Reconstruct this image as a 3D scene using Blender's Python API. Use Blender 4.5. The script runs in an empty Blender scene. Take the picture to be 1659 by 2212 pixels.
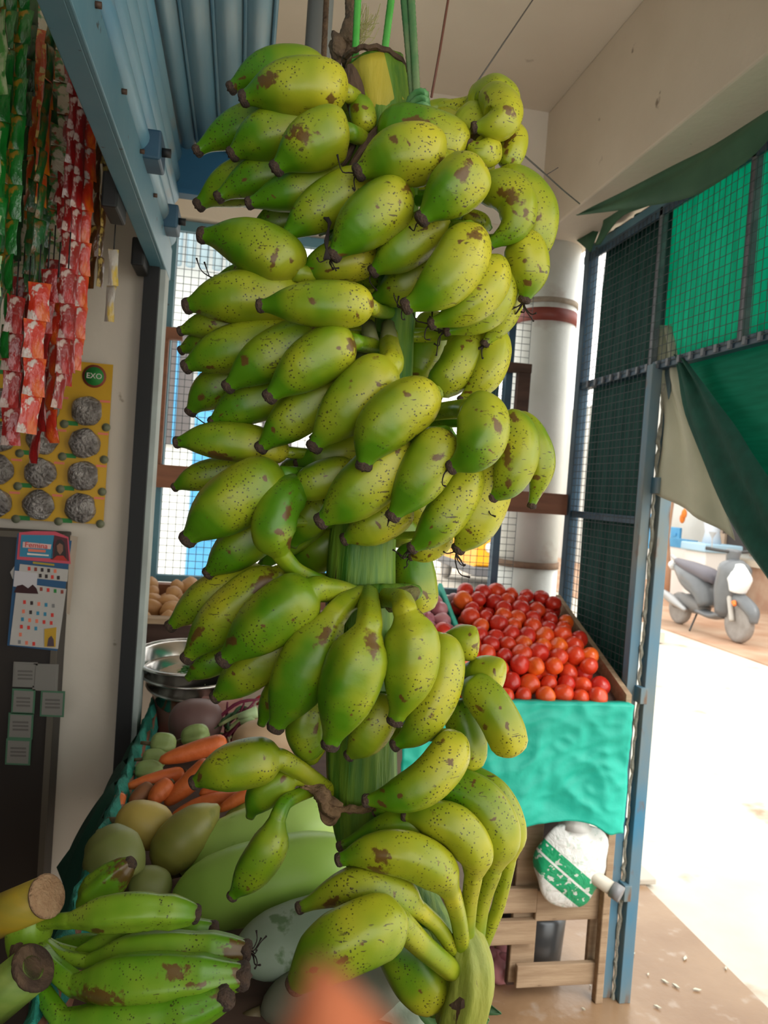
import bpy, bmesh, math, random
from mathutils import Vector, Matrix, noise
random.seed(7)
S = bpy.context.scene
col = S.collection
# ------------------------------------------------------------------ camera
F, CX, CY = 1660.0, 829.5, 1106.0
CAM = Vector((0, 0, 1.55))
rad = math.radians
RM = Matrix.Rotation(rad(-10.7), 3, 'Z') @ Matrix.Rotation(rad(88.4), 3, 'X') @ Matrix.Rotation(rad(4.1), 3, 'Z')
cd = bpy.data.cameras.new('camera')
cam = bpy.data.objects.new('camera', cd); col.objects.link(cam)
cam.matrix_world = Matrix.Translation(CAM) @ RM.to_4x4()
cd.sensor_fit = 'VERTICAL'; cd.sensor_height = 36.0; cd.lens = 36.0 * F / 2212.0
cd.clip_start = 0.01; cd.clip_end = 200
cd.dof.use_dof = True; cd.dof.focus_distance = 0.86; cd.dof.aperture_fstop = 12.0
S.camera = cam
# ------------------------------------------------------------------ sky and exposure
W = bpy.data.worlds.new('overcast_sky'); S.world = W; W.use_nodes = True
bg = W.node_tree.nodes['Background']
bg.inputs[0].default_value = (1.0, 0.985, 0.94, 1); bg.inputs[1].default_value = 3.1
S.view_settings.view_transform = 'Standard'; S.view_settings.look = 'None'
S.view_settings.gamma = 1; S.view_settings.use_curve_mapping = False
S.view_settings.exposure = -0.28
sd = bpy.data.lights.new('hazy_sun', 'SUN'); sd.energy = 2.0; sd.angle = rad(25); sd.color = (1, 0.97, 0.9)
sun = bpy.data.objects.new('hazy_sun', sd); col.objects.link(sun)
sun.rotation_euler = (rad(38), rad(22), 0)
# ------------------------------------------------------------------ measuring helpers (photo pixel -> place)
def P(px, py, d): return CAM + RM @ Vector(((px - CX) / F * d, -(py - CY) / F * d, -d))
def on(px, py, ax, v):
    r = RM @ Vector(((px - CX) / F, -(py - CY) / F, -1.0))
    return CAM + r * ((v - CAM[ax]) / r[ax])
# ------------------------------------------------------------------ materials
MATS = {}
def nt(name):
    m = bpy.data.materials.new(name); m.use_nodes = True
    n = m.node_tree.nodes; l = m.node_tree.links
    return m, n, l, n['Principled BSDF']
def c4(c): return (c[0], c[1], c[2], 1)
def M(name, c, c2=None, scale=8, rough=.6, metal=0, bump=.0, bscale=None, stretch=None, thr=(.35, .65), spec=.5, detail=4, c3=None, s3=30, t3=(.6, .68), trans=0, emis=0):
    if name in MATS: return MATS[name]
    m, n, l, b = nt(name); MATS[name] = m
    b.inputs['Base Color'].default_value = c4(c); b.inputs['Roughness'].default_value = rough
    b.inputs['Metallic'].default_value = metal; b.inputs['Specular IOR Level'].default_value = spec
    tc = n.new('ShaderNodeTexCoord'); mp = n.new('ShaderNodeMapping'); l.new(tc.outputs['Object'], mp.inputs[0])
    if stretch: mp.inputs['Scale'].default_value = stretch
    out = None
    if c2 is not None:
        ns = n.new('ShaderNodeTexNoise'); ns.inputs['Scale'].default_value = scale; ns.inputs['Detail'].default_value = detail
        l.new(mp.outputs[0], ns.inputs['Vector'])
        r = n.new('ShaderNodeValToRGB'); r.color_ramp.elements[0].position = thr[0]; r.color_ramp.elements[1].position = thr[1]
        r.color_ramp.elements[0].color = c4(c); r.color_ramp.elements[1].color = c4(c2)
        l.new(ns.outputs[0], r.inputs[0]); out = r.outputs[0]
        if c3 is not None:
            n3 = n.new('ShaderNodeTexNoise'); n3.inputs['Scale'].default_value = s3; n3.inputs['Detail'].default_value = 6
            l.new(mp.outputs[0], n3.inputs['Vector'])
            r3 = n.new('ShaderNodeValToRGB'); r3.color_ramp.elements[0].position = t3[0]; r3.color_ramp.elements[1].position = t3[1]
            r3.color_ramp.elements[0].color = (0, 0, 0, 1); r3.color_ramp.elements[1].color = (1, 1, 1, 1)
            l.new(n3.outputs[0], r3.inputs[0])
            mx = n.new('ShaderNodeMix'); mx.data_type = 'RGBA'; l.new(r3.outputs[0], mx.inputs[0]); l.new(out, mx.inputs[6])
            mx.inputs[7].default_value = c4(c3); out = mx.outputs[2]
        l.new(out, b.inputs['Base Color'])
    if bump:
        nb = n.new('ShaderNodeTexNoise'); nb.inputs['Scale'].default_value = bscale or scale * 3; nb.inputs['Detail'].default_value = 5
        l.new(mp.outputs[0], nb.inputs['Vector'])
        bp = n.new('ShaderNodeBump'); bp.inputs['Strength'].default_value = bump; bp.inputs['Distance'].default_value = .01
        l.new(nb.outputs[0], bp.inputs['Height']); l.new(bp.outputs[0], b.inputs['Normal'])
    if trans:
        tr = n.new('ShaderNodeBsdfTranslucent'); ms = n.new('ShaderNodeMixShader'); ms.inputs[0].default_value = trans
        if out is not None: l.new(out, tr.inputs[0])
        else: tr.inputs[0].default_value = c4(c)
        o = n['Material Output']; l.new(b.outputs[0], ms.inputs[1]); l.new(tr.outputs[0], ms.inputs[2]); l.new(ms.outputs[0], o.inputs[0])
    return m

def banana_mat(name, green, yellow, hue=.5, spots=1.0, rnd=True):
    m, n, l, b = nt(name); MATS[name] = m
    def N(t, **k):
        x = n.new(t)
        for a, v in k.items(): x.inputs[a].default_value = v
        return x
    tc = n.new('ShaderNodeTexCoord'); V = tc.outputs['Object']
    al = n.new('ShaderNodeAttribute'); al.attribute_name = 'along'
    sc = n.new('ShaderNodeAttribute'); sc.attribute_name = 'scar'
    oi = n.new('ShaderNodeObjectInfo')
    n1 = N('ShaderNodeTexNoise', Scale=14, Detail=2); l.new(V, n1.inputs['Vector'])
    ramp = n.new('ShaderNodeValToRGB')          # yellow shoulders, greener tips
    e = ramp.color_ramp.elements; e[0].position = 0; e[0].color = (.75,) * 3 + (1,); e[1].position = 1; e[1].color = (0,) * 3 + (1,)
    k = e.new(.3); k.color = (.62,) * 3 + (1,)
    k = e.new(.65); k.color = (.38,) * 3 + (1,)
    l.new(al.outputs['Fac'], ramp.inputs[0])
    a1 = n.new('ShaderNodeMath'); a1.operation = 'MULTIPLY_ADD'; a1.inputs[1].default_value = 2.1; a1.inputs[2].default_value = -1.08
    l.new(n1.outputs[0], a1.inputs[0])
    a2 = n.new('ShaderNodeMath'); a2.operation = 'ADD'; l.new(a1.outputs[0], a2.inputs[0]); l.new(ramp.outputs[0], a2.inputs[1])
    a3 = n.new('ShaderNodeMath'); a3.operation = 'MULTIPLY_ADD'; a3.inputs[1].default_value = .35; a3.inputs[2].default_value = -.17 + (hue - .5)
    l.new(oi.outputs['Random'], a3.inputs[0])
    a4 = n.new('ShaderNodeMath'); a4.operation = 'ADD'; a4.use_clamp = True; l.new(a2.outputs[0], a4.inputs[0]); l.new(a3.outputs[0], a4.inputs[1])
    mx = n.new('ShaderNodeMix'); mx.data_type = 'RGBA'; l.new(a4.outputs[0], mx.inputs[0]); mx.inputs[6].default_value = c4(green); mx.inputs[7].default_value = c4(yellow)
    cur = mx.outputs[2]
    def over(fac, color, cur):
        q = n.new('ShaderNodeMix'); q.data_type = 'RGBA'; l.new(fac, q.inputs[0]); l.new(cur, q.inputs[6]); q.inputs[7].default_value = c4(color); return q.outputs[2]
    def rmp(src, lo, hi, inv=False):
        r = n.new('ShaderNodeMapRange'); r.clamp = True
        r.inputs[1].default_value = lo; r.inputs[2].default_value = hi
        r.inputs[3].default_value = 1 if inv else 0; r.inputs[4].default_value = 0 if inv else 1
        l.new(src, r.inputs[0]); return r.outputs[0]
    def mul(a, b_):
        q = n.new('ShaderNodeMath'); q.operation = 'MULTIPLY'; l.new(a, q.inputs[0])
        if isinstance(b_, float): q.inputs[1].default_value = b_
        else: l.new(b_, q.inputs[1])
        return q.outputs[0]
    # fine dark specks, clustered
    vo = N('ShaderNodeTexVoronoi', Scale=260, Randomness=1); l.new(V, vo.inputs['Vector'])
    nm = N('ShaderNodeTexNoise', Scale=30, Detail=3); l.new(V, nm.inputs['Vector'])
    f = mul(rmp(vo.outputs['Distance'], .19, .30, True), rmp(nm.outputs[0], .47, .57))
    cur = over(mul(f, .85 * spots), (.03, .025, .008), cur)
    # short scratches
    mp = n.new('ShaderNodeMapping'); mp.inputs['Scale'].default_value = (60, 60, 190); mp.inputs['Rotation'].default_value = (.4, .9, .3); l.new(V, mp.inputs[0])
    n2 = N('ShaderNodeTexNoise', Scale=1.5, Detail=2, Distortion=.6); l.new(mp.outputs[0], n2.inputs['Vector'])
    nm2 = N('ShaderNodeTexNoise', Scale=17, Detail=2); l.new(V, nm2.inputs['Vector'])
    f = mul(rmp(n2.outputs[0], .655, .69), rmp(nm2.outputs[0], .47, .55))
    cur = over(mul(f, .8 * spots), (.05, .028, .012), cur)
    # brown scuffs
    n3 = N('ShaderNodeTexNoise', Scale=42, Detail=8, Roughness=.7); l.new(V, n3.inputs['Vector'])
    f = rmp(n3.outputs[0], .665, .70)
    cur = over(mul(f, .55 * spots), (.10, .05, .015), cur)
    # individual scars
    sa = n.new('ShaderNodeMath'); sa.operation = 'MULTIPLY_ADD'; sa.inputs[1].default_value = 1.0; l.new(sc.outputs['Fac'], sa.inputs[0])
    n4 = N('ShaderNodeTexNoise', Scale=150, Detail=6); l.new(V, n4.inputs['Vector'])
    sub = n.new('ShaderNodeMath'); sub.operation = 'SUBTRACT'; l.new(n4.outputs[0], sub.inputs[0]); sub.inputs[1].default_value = .5
    s4 = n.new('ShaderNodeMath'); s4.operation = 'MULTIPLY'; l.new(sub.outputs[0], s4.inputs[0]); s4.inputs[1].default_value = 1.6
    l.new(s4.outputs[0], sa.inputs[2])
    cur = over(mul(rmp(sa.outputs[0], .40, .62), .9), (.12, .045, .012), cur)
    # corky end
    cur = over(mul(rmp(al.outputs['Fac'], .955, 1.0), .75), (.10, .06, .03), cur)
    l.new(cur, b.inputs['Base Color'])
    b.inputs['Roughness'].default_value = .36; b.inputs['Specular IOR Level'].default_value = .5
    bp = n.new('ShaderNodeBump'); bp.inputs['Strength'].default_value = .12; bp.inputs['Distance'].default_value = .004
    nb = N('ShaderNodeTexNoise', Scale=70, Detail=4); l.new(V, nb.inputs['Vector']); l.new(nb.outputs[0], bp.inputs['Height']); l.new(bp.outputs[0], b.inputs['Normal'])
    return m
BAN = banana_mat('banana_skin', (.075, .215, .003), (.50, .47, .022))
PLN = banana_mat('plantain_skin', (.10, .27, .008), (.30, .42, .03), hue=.4)

# ------------------------------------------------------------------ mesh building
class MB:
    def __init__(s): s.v = []; s.f = []; s.a = []; s.s = []; s.sm = []
    def add(s, vs, fs, smooth=False, along=None, scar=None):
        o = len(s.v); s.v += [Vector(v) for v in vs]; s.f += [tuple(i + o for i in f) for f in fs]
        s.sm += [smooth] * len(fs)
        s.a += along if along else [0.0] * len(vs); s.s += scar if scar else [0.0] * len(vs)
        return s
    def box(s, lo, hi, rot=None, piv=None):
        x0, y0, z0 = lo; x1, y1, z1 = hi
        vs = [Vector(p) for p in ((x0, y0, z0), (x1, y0, z0), (x1, y1, z0), (x0, y1, z0), (x0, y0, z1), (x1, y0, z1), (x1, y1, z1), (x0, y1, z1))]
        if rot is not None:
            c = piv if piv is not None else (Vector(lo) + Vector(hi)) / 2
            vs = [c + rot @ (v - c) for v in vs]
        return s.add(vs, [(0, 3, 2, 1), (4, 5, 6, 7), (0, 1, 5, 4), (1, 2, 6, 5), (2, 3, 7, 6), (3, 0, 4, 7)])
    def tube(s, pts, rs, n=12, caps=True, smooth=True, ridge=0, nr=5, al=None, ph=0, scarf=None, squash=1.0, tw=0):
        pts = [Vector(p) for p in pts]; N = len(pts)
        if not isinstance(rs, (list, tuple)): rs = [rs] * N
        t = (pts[1] - pts[0]).normalized(); up = Vector((0, 0, 1)) if abs(t.z) < .9 else Vector((0, 1, 0))
        x = t.cross(up).normalized(); vs = []; av = []; sv = []
        for i in range(N):
            t2 = (pts[min(i + 1, N - 1)] - pts[max(i - 1, 0)])
            t2 = t2.normalized() if t2.length > 1e-9 else t
            x = (x - t2 * x.dot(t2)).normalized(); y = t2.cross(x)
            for k in range(n):
                a = 2 * math.pi * k / n + ph + tw * i
                r = rs[i] * (1 + ridge * math.cos(nr * a)) if ridge else rs[i]
                p = pts[i] + x * (r * math.cos(a)) + y * (r * math.sin(a) * squash)
                vs.append(p); av.append(al[i] if al else i / (N - 1)); sv.append(scarf(p) if scarf else 0.0)
        fs = [(i * n + k, i * n + (k + 1) % n, (i + 1) * n + (k + 1) % n, (i + 1) * n + k) for i in range(N - 1) for k in range(n)]
        if caps: fs += [tuple(range(n - 1, -1, -1)), tuple((N - 1) * n + k for k in range(n))]
        return s.add(vs, fs, smooth, av, sv)
    def lathe(s, prof, c, n=24, axis=None, smooth=True):
        R = axis if axis is not None else Matrix.Identity(3); c = Vector(c); vs = []
        for r, z in prof:
            for k in range(n):
                a = 2 * math.pi * k / n; vs.append(c + R @ Vector((r * math.cos(a), r * math.sin(a), z)))
        N = len(prof)
        fs = [(i * n + k, i * n + (k + 1) % n, (i + 1) * n + (k + 1) % n, (i + 1) * n + k) for i in range(N - 1) for k in range(n)]
        if prof[0][0] > 1e-6: fs.append(tuple(range(n - 1, -1, -1)))
        if prof[-1][0] > 1e-6: fs.append(tuple((N - 1) * n + k for k in range(n)))
        return s.add(vs, fs, smooth)
    def ell(s, c, rx, ry, rz, R=None, n=14, m=9, ridge=0, nr=5, lump=0, seed=0):
        R = R if R is not None else Matrix.Identity(3); c = Vector(c); vs = []; fs = []
        for i in range(m + 1):
            ph = math.pi * i / m
            for k in range(n):
                a = 2 * math.pi * k / n; q = 1 + (ridge * math.cos(nr * a) * math.sin(ph) if ridge else 0)
                d = Vector((math.sin(ph) * math.cos(a) * q, math.sin(ph) * math.sin(a) * q, math.cos(ph)))
                if lump: d = d * (1 + lump * noise.noise(d * 1.6 + Vector((seed, seed * 2, 0))))
                vs.append(c + R @ Vector((d.x * rx, d.y * ry, d.z * rz)))
        fs = [(i * n + k, (i + 1) * n + k, (i + 1) * n + (k + 1) % n, i * n + (k + 1) % n) for i in range(m) for k in range(n)]
        return s.add(vs, fs, True)
    def sheet(s, rows, th=.0, smooth=True):
        n = len(rows[0]); vs = [v for r in rows for v in r]
        fs = [(i * n + k, i * n + k + 1, (i + 1) * n + k + 1, (i + 1) * n + k) for i in range(len(rows) - 1) for k in range(n - 1)]
        return s.add(vs, fs, smooth)
    def prism(s, poly, axis, t):
        # poly: list of 3D points in a plane, extruded by vector
        n = len(poly); e = Vector(axis) * t; vs = [Vector(p) for p in poly] + [Vector(p) + e for p in poly]
        return s.add(vs, [tuple(range(n - 1, -1, -1)), tuple(range(n, 2 * n))] + [(k, (k + 1) % n, n + (k + 1) % n, n + k) for k in range(n)])
ORG = {}
def build(mb, name, mat, parent=None, origin=None, bevel=0, attrs=False, solid=0):
    xs = [v.x for v in mb.v]; ys = [v.y for v in mb.v]; zs = [v.z for v in mb.v]
    o = Vector(origin) if origin is not None else Vector(((min(xs) + max(xs)) / 2, (min(ys) + max(ys)) / 2, min(zs)))
    me = bpy.data.meshes.new(name); me.from_pydata([v - o for v in mb.v], [], mb.f)
    me.polygons.foreach_set('use_smooth', mb.sm)
    if attrs:
        for nm, d in (('along', mb.a), ('scar', mb.s)):
            at = me.attributes.new(nm, 'FLOAT', 'POINT'); at.data.foreach_set('value', d)
    me.update(); me.materials.append(mat)
    ob = bpy.data.objects.new(name, me); col.objects.link(ob); ORG[ob.name] = o
    if parent is not None: ob.parent = parent; ob.location = o - ORG[parent.name]
    else: ob.location = o
    if bevel:
        b = ob.modifiers.new('bevel', 'BEVEL'); b.width = bevel; b.segments = 2; b.limit_method = 'ANGLE'
    if solid:
        b = ob.modifiers.new('solid', 'SOLIDIFY'); b.thickness = solid
    return ob
def tag(o, label=None, cat=None, group=None, kind=None):
    if label: o['label'] = label
    if cat: o['category'] = cat
    if group: o['group'] = group
    if kind: o['kind'] = kind
    return o
def thing(name, loc, label, cat, group=None):
    o = bpy.data.objects.new(name, None); col.objects.link(o); o.location = loc; o.empty_display_size = .02
    ORG[o.name] = Vector(loc); return tag(o, label, cat, group)
def struct(name, mb, mat, parent=None, **k):
    o = build(mb, name, mat, parent, **k)
    if parent is None: o['kind'] = 'structure'
    return o
def dup(o, loc, rot=None, label=None, parent=None, scale=None):
    c = o.copy(); col.objects.link(c); c.parent = parent; c.location = loc
    if parent is None and rot is not None: c.rotation_euler = rot
    if scale: c.scale = scale
    if label: c['label'] = label
    for ch in o.children:
        d = ch.copy(); col.objects.link(d); d.parent = c
        for g in ch.children:
            e = g.copy(); col.objects.link(e); e.parent = d
    return c
def text(s, size, loc, mat, parent, rot=(rad(90), 0, 0), name='lettering', depth=.0004):
    cu = bpy.data.curves.new('t', 'FONT'); cu.body = s; cu.size = size; cu.align_x = 'CENTER'; cu.align_y = 'CENTER'; cu.extrude = depth
    t = bpy.data.objects.new('t', cu); col.objects.link(t)
    dg = bpy.context.evaluated_depsgraph_get(); me = bpy.data.meshes.new_from_object(t.evaluated_get(dg))
    bpy.data.objects.remove(t); me.materials.clear(); me.materials.append(mat)
    o = bpy.data.objects.new(name, me); col.objects.link(o); o.rotation_euler = rot; o.parent = parent
    o.location = Vector(loc) - ORG[parent.name]; return o
def crom(pts, ts):
    # Catmull-Rom through tuples, param by index
    n = len(pts); out = []
    for t in ts:
        u = t * (n - 1); i = min(int(u), n - 2); f = u - i
        p0 = pts[max(i - 1, 0)]; p1 = pts[i]; p2 = pts[i + 1]; p3 = pts[min(i + 2, n - 1)]
        if i == 0: p0 = 2 * p1 - p2
        if i + 2 > n - 1: p3 = 2 * p2 - p1
        out.append(.5 * ((2 * p1) + (p2 - p0) * f + (2 * p0 - 5 * p1 + 4 * p2 - p3) * f * f + (3 * p1 - p0 - 3 * p2 + p3) * f ** 3))
    return out
def interp(keys, t):
    for (a, x), (b, y) in zip(keys, keys[1:]):
        if t <= b: return x + (y - x) * (t - a) / (b - a + 1e-12)
    return keys[-1][1]
def lin(n): return [i / (n - 1) for i in range(n)]

# ------------------------------------------------------------------ palette
plaster = M('cream_plaster', (.78, .70, .59), (.72, .64, .53), scale=3, rough=.9, bump=.15, bscale=40, c3=(.30, .24, .18), s3=14, t3=(.70, .76))
pierm = M('pier_plaster', (.68, .62, .53), (.60, .54, .45), scale=2.5, rough=.85, bump=.1, bscale=30, c3=(.24, .18, .12), s3=16, t3=(.69, .75))
ceilm = M('ceiling_paint', (.84, .78, .68), (.78, .72, .62), scale=2, rough=.9, bump=.1, bscale=25, c3=(.35, .29, .22), s3=9, t3=(.70, .78))
whitep = M('pillar_paint', (.80, .82, .78), (.70, .72, .67), scale=5, rough=.45, bump=.1, bscale=40, c3=(.34, .20, .15), s3=5, t3=(.60, .80))
redp = M('red_oxide_paint', (.27, .055, .04), (.2, .04, .03), scale=12, rough=.5)
bluep = M('blue_enamel', (.045, .27, .47), (.26, .42, .48), scale=6, rough=.42, stretch=(1, .25, 1), bump=.08, bscale=50, c3=(.30, .34, .34), s3=18, t3=(.58, .70))
bluerail = M('blue_grey_enamel', (.075, .22, .30), (.12, .26, .33), scale=5, rough=.45, bump=.1, c3=(.05, .06, .06), s3=30, t3=(.68, .72))
bluedark = M('navy_enamel', (.02, .055, .10), (.03, .09, .15), scale=10, rough=.45)
bluepost = M('weathered_blue_post', (.04, .20, .34), (.19, .21, .19), scale=7, rough=.55, stretch=(1, 1, .35), c3=(.17, .09, .05), s3=16, t3=(.60, .68), bump=.1)
black = M('black_metal', (.008, .009, .010), rough=.6)
wood = M('crate_wood', (.42, .30, .19), (.30, .20, .12), scale=6, rough=.8, stretch=(1, 8, 8), bump=.2, bscale=30, c3=(.14, .09, .05), s3=20, t3=(.68, .72))
woodb = M('brown_board', (.27, .115, .065), (.20, .085, .05), scale=5, rough=.7, stretch=(1, 8, 8), bump=.1)
woodd = M('dark_timber', (.10, .055, .04), (.065, .035, .026), scale=6, rough=.8, stretch=(1, 6, 6))
steelw = M('wire', (.09, .11, .12), rough=.5, metal=.6)
steel = M('steel_bowl', (.62, .60, .57), rough=.22, metal=1.0)
greencloth = M('teal_tarpaulin', (.012, .52, .39), (.02, .62, .47), scale=5, rough=.5, bump=.35, bscale=18, trans=.15)
# ------------------------------------------------------------------ SETTING
b = MB().box((-3, -3, -.08), (1.75, 3.2, 0)); struct('floor', b, M('wet_floor', (.25, .145, .075), (.33, .21, .12), scale=3, rough=.32, bump=.3, bscale=20, c3=(.40, .31, .24), s3=12, t3=(.60, .74)))
b = MB().box((1.75, -6, -.10), (5.6, 40, -.015)); o = struct('road', b, M('pale_concrete_road', (.62, .58, .50), (.54, .49, .41), scale=2.5, rough=.9, bump=.2, bscale=30, c3=(.36, .27, .18), s3=3, t3=(.63, .74)))
b = MB().box((5.6, -6, -.10), (12, 40, .0)); struct('roadside_soil', b, M('red_soil', (.40, .22, .13), (.52, .36, .25), scale=1.6, rough=.95, bump=.4, bscale=12))
b = MB().box((-8, 3.2, -.10), (1.75, 40, -.01)); struct('yard_ground', b, MATS['pale_concrete_road'])
b = MB().box((-3, -1.4, 3.045), (1.30, 3.1, 3.2)); struct('ceiling', b, ceilm)
b = MB().box((1.07, -1.4, 2.565), (1.30, 3.1, 3.045)); struct('trim_1', b, plaster, bevel=.006)          # concrete beam on the street side
b = MB().box((-.6, 2.85, 2.56), (1.07, 3.1, 3.045)); struct('wall_back', b, ceilm)
b = MB().box((-3, 1.862, 0), (-.245, 2.1, 3.045)); struct('wall_left', b, pierm, bevel=.004)
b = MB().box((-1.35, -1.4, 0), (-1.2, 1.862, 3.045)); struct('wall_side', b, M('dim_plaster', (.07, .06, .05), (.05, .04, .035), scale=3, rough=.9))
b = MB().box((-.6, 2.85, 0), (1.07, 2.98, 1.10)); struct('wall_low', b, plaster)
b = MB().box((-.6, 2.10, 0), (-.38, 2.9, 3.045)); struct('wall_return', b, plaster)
b = MB().box((-1.35, -.50, 0), (.95, -.42, 1.15)); struct('wall_light_block', b, M('dim_plaster', (.07, .06, .05), (.05, .04, .035), scale=3, rough=.9))  # unseen low wall added behind the camera to darken the lower left
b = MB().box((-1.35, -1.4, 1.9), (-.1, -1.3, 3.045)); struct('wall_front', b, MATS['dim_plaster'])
# dark cabinet under the card
b = MB().box((-1.2, 1.785, 0), (-.372, 1.86, 1.405))
t = CABT = thing('cabinet', (-.8, 1.8, 0), 'dark brown shallow cabinet at left under the yellow card, papers stuck on it', 'cabinet')
build(b, 'body', M('dark_laminate', (.024, .018, .014), (.016, .012, .010), scale=3, rough=.5), t, bevel=.003)
build(MB().box((-.385, 1.780, .02), (-.372, 1.785, 1.40)), 'edge_strip', M('cabinet_edge', (.10, .085, .065)), t)
build(MB().box((-1.18, 1.778, 1.392), (-.372, 1.785, 1.405)), 'top_rail', M('cabinet_edge', (.10, .085, .065)), t)
# black shutter guide beside the pier
t = thing('shutter_guide', (-.225, 1.85, 0), 'tall black shutter guide channel with pale edge on pier', 'guide channel')
build(MB().box((-.245, 1.83, .0), (-.212, 1.90, 2.10)), 'channel', black, t)
build(MB().box((-.212, 1.85, .0), (-.200, 1.93, 2.20)), 'edge_strip', M('pale_edge', (.45, .52, .50), (.36, .40, .38), scale=9, rough=.6), t)
# lintel + blue fascia
b = MB().box((-.345, 2.80, 2.45), (1.065, 2.95, 2.58)); struct('trim_2', b, plaster, bevel=.006)
t = thing('fascia_board', (-.05, 1.94, 2.23), 'deep blue fascia board at the end of the ribbed roof panel', 'board')
build(MB().box((-.20, 1.935, 2.235), (.06, 1.955, 2.345)), 'board', M('deep_blue', (.01, .085, .17), (.015, .11, .21), scale=6, rough=.5), t, bevel=.003)
build(MB().box((-.20, 1.925, 2.225), (.06, 1.965, 2.237)), 'lower_lip', M('deep_blue', (.01, .085, .17)), t)
# ------------------------------------------------------------------ rolling shutter on the left + ribbed soffit
def slat_profile(w, h, n=9):
    return [(w * i / (n - 1), h * math.sin(math.pi * i / (n - 1)) ** .7 if 0 < i < n - 1 else 0) for i in range(n)]
t = thing('rolling_shutter', (-.2, 1.0, 2.05), 'light blue rolling shutter with long ribs and heavy bottom rail, upper left', 'shutter')
build(MB().box((-.235, -.6, 2.02), (-.205, 1.95, 2.052)).box((-.207, -.6, 2.02), (-.199, 1.95, 2.095)), 'bottom_rail', bluerail, t, bevel=.002)
z0 = 2.095
for i in range(5):
    z1 = z0 + .05; mb = MB(); pr = slat_profile(.046, .016)
    rows = [[Vector((-.205 + h, y, z0 + w)) for w, h in pr] + [Vector((-.205, y, z1))] for y in (-.6, 0, .7, 1.3, 1.93)]
    mb.sheet(rows); build(mb, 'slat', bluep, t, solid=-.002); z0 = z1
for y, z in ((1.38, 2.085), (1.74, 2.085)):
    bk = build(MB().box((-.212, y, z), (-.170, y + .075, z + .05)), 'bracket', bluedark, t, bevel=.004)
    build(MB().tube([(-.17, y + .02, z + .02), (-.155, y + .02, z + .02)], .008, 8), 'bolt', black, bk)
    build(MB().box((-.262, y, z - .09), (-.235, y + .10, z - .03)), 'latch', black, t, bevel=.004)
for y in (.95, 1.15, 1.35, 1.55): build(MB().tube([(-.2, y, 2.082), (-.192, y, 2.082)], .004, 8), 'rivet', M('rust', (.07, .035, .02)), t)
t = thing('ribbed_roof_panel', (-.1, 1.0, 2.35), 'blue grey ribbed metal soffit panel running back beside the shutter', 'roof panel')
x0 = -.198
for i, w in enumerate((.045, .055, .055, .05)):
    mb = MB(); pr = slat_profile(w - .006, .018)
    rows = [[Vector((x0 + a, y, 2.352 - h)) for a, h in pr] + [Vector((x0 + w, y, 2.352))] for y in (-.6, 0, .7, 1.3, 1.93)]
    mb.sheet(rows); build(mb, 'slat', M('grey_blue_enamel', (.32, .42, .45), (.10, .30, .44), scale=5, rough=.4, stretch=(1, .3, 1)), t, solid=.002)
    build(MB().tube([(x0 + w, -.6, 2.346), (x0 + w, 1.93, 2.346)], .004, 8), 'bead', bluep, t); x0 += w
# ------------------------------------------------------------------ back window: frames, wire mesh, boards
def grid_wires(mb, ax, v, a0, a1, z0, z1, sa, sz, r=.0011, jit=.0):
    # ax: 'y' plane (spans x) or 'x' plane (spans y)
    def pt(a, z, o=0): return (a, v + o, z) if ax == 'y' else (v + o, a, z)
    n = int((a1 - a0) / sa); m = int((z1 - z0) / sz)
    for i in range(n + 1):
        a = a0 + (a1 - a0) * i / n; mb.tube([pt(a, z0), pt(a, z1)], r, 4, caps=False)
    for j in range(m + 1):
        z = z0 + (z1 - z0) * j / m; mb.tube([pt(a0, z, r), pt(a1, z, r)], r, 4, caps=False)
wm = tag(thing('window_1', (.37, 2.84, 1.19), None, None), kind='structure')
def wpart(name, lo, hi, mat, bv=.002): return build(MB().box(lo, hi), name, mat, wm, bevel=bv)
wpart('frame_rail', (-.31, 2.82, 2.41), (1.06, 2.85, 2.445), bluerail)
wpart('frame_rail', (-.31, 2.82, 1.17), (1.06, 2.85, 1.195), bluerail)
for x in (-.30, .30, .965): wpart('frame_post', (x, 2.81, 1.17), (x + .028, 2.85, 2.445), bluerail if x < 0 else bluedark)
wpart('frame_post', (-.335, 2.80, 1.0), (-.305, 2.86, 2.45), woodd)
g = MB(); grid_wires(g, 'y', 2.835, -.27, .30, 1.195, 2.41, .0255, .0255); grid_wires(g, 'y', 2.835, .328, .965, 1.195, 2.41, .0255, .0255); grid_wires(g, 'y', 2.835, .993, 1.06, 1.195, 2.41, .0255, .0255)
tag(build(g, 'wire_mesh', steelw, wm), kind='stuff')
wpart('cross_board', (-.345, 2.765, 1.505), (1.235, 2.80, 1.585), woodb)
wpart('wooden_post', (-.325, 2.77, 1.585), (-.275, 2.80, 2.06), woodb)
wpart('wooden_post', (1.0, 2.77, 1.585), (1.05, 2.80, 2.06), woodd)
wpart('wooden_rail', (-.325, 2.765, 2.02), (-.23, 2.80, 2.06), woodb)
wpart('wooden_rail', (.90, 2.765, 2.03), (1.05, 2.80, 2.065), woodd)
wpart('sill_board', (-.33, 2.74, 1.105), (1.06, 2.80, 1.172), woodb)
wpart('sill_board', (.4, 2.73, 1.02), (1.06, 2.79, 1.11), woodd)
wpart('shutter_panel', (.90, 2.88, 1.62), (.965, 2.90, 2.02), M('dark_teal', (.012, .07, .075)))
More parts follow.
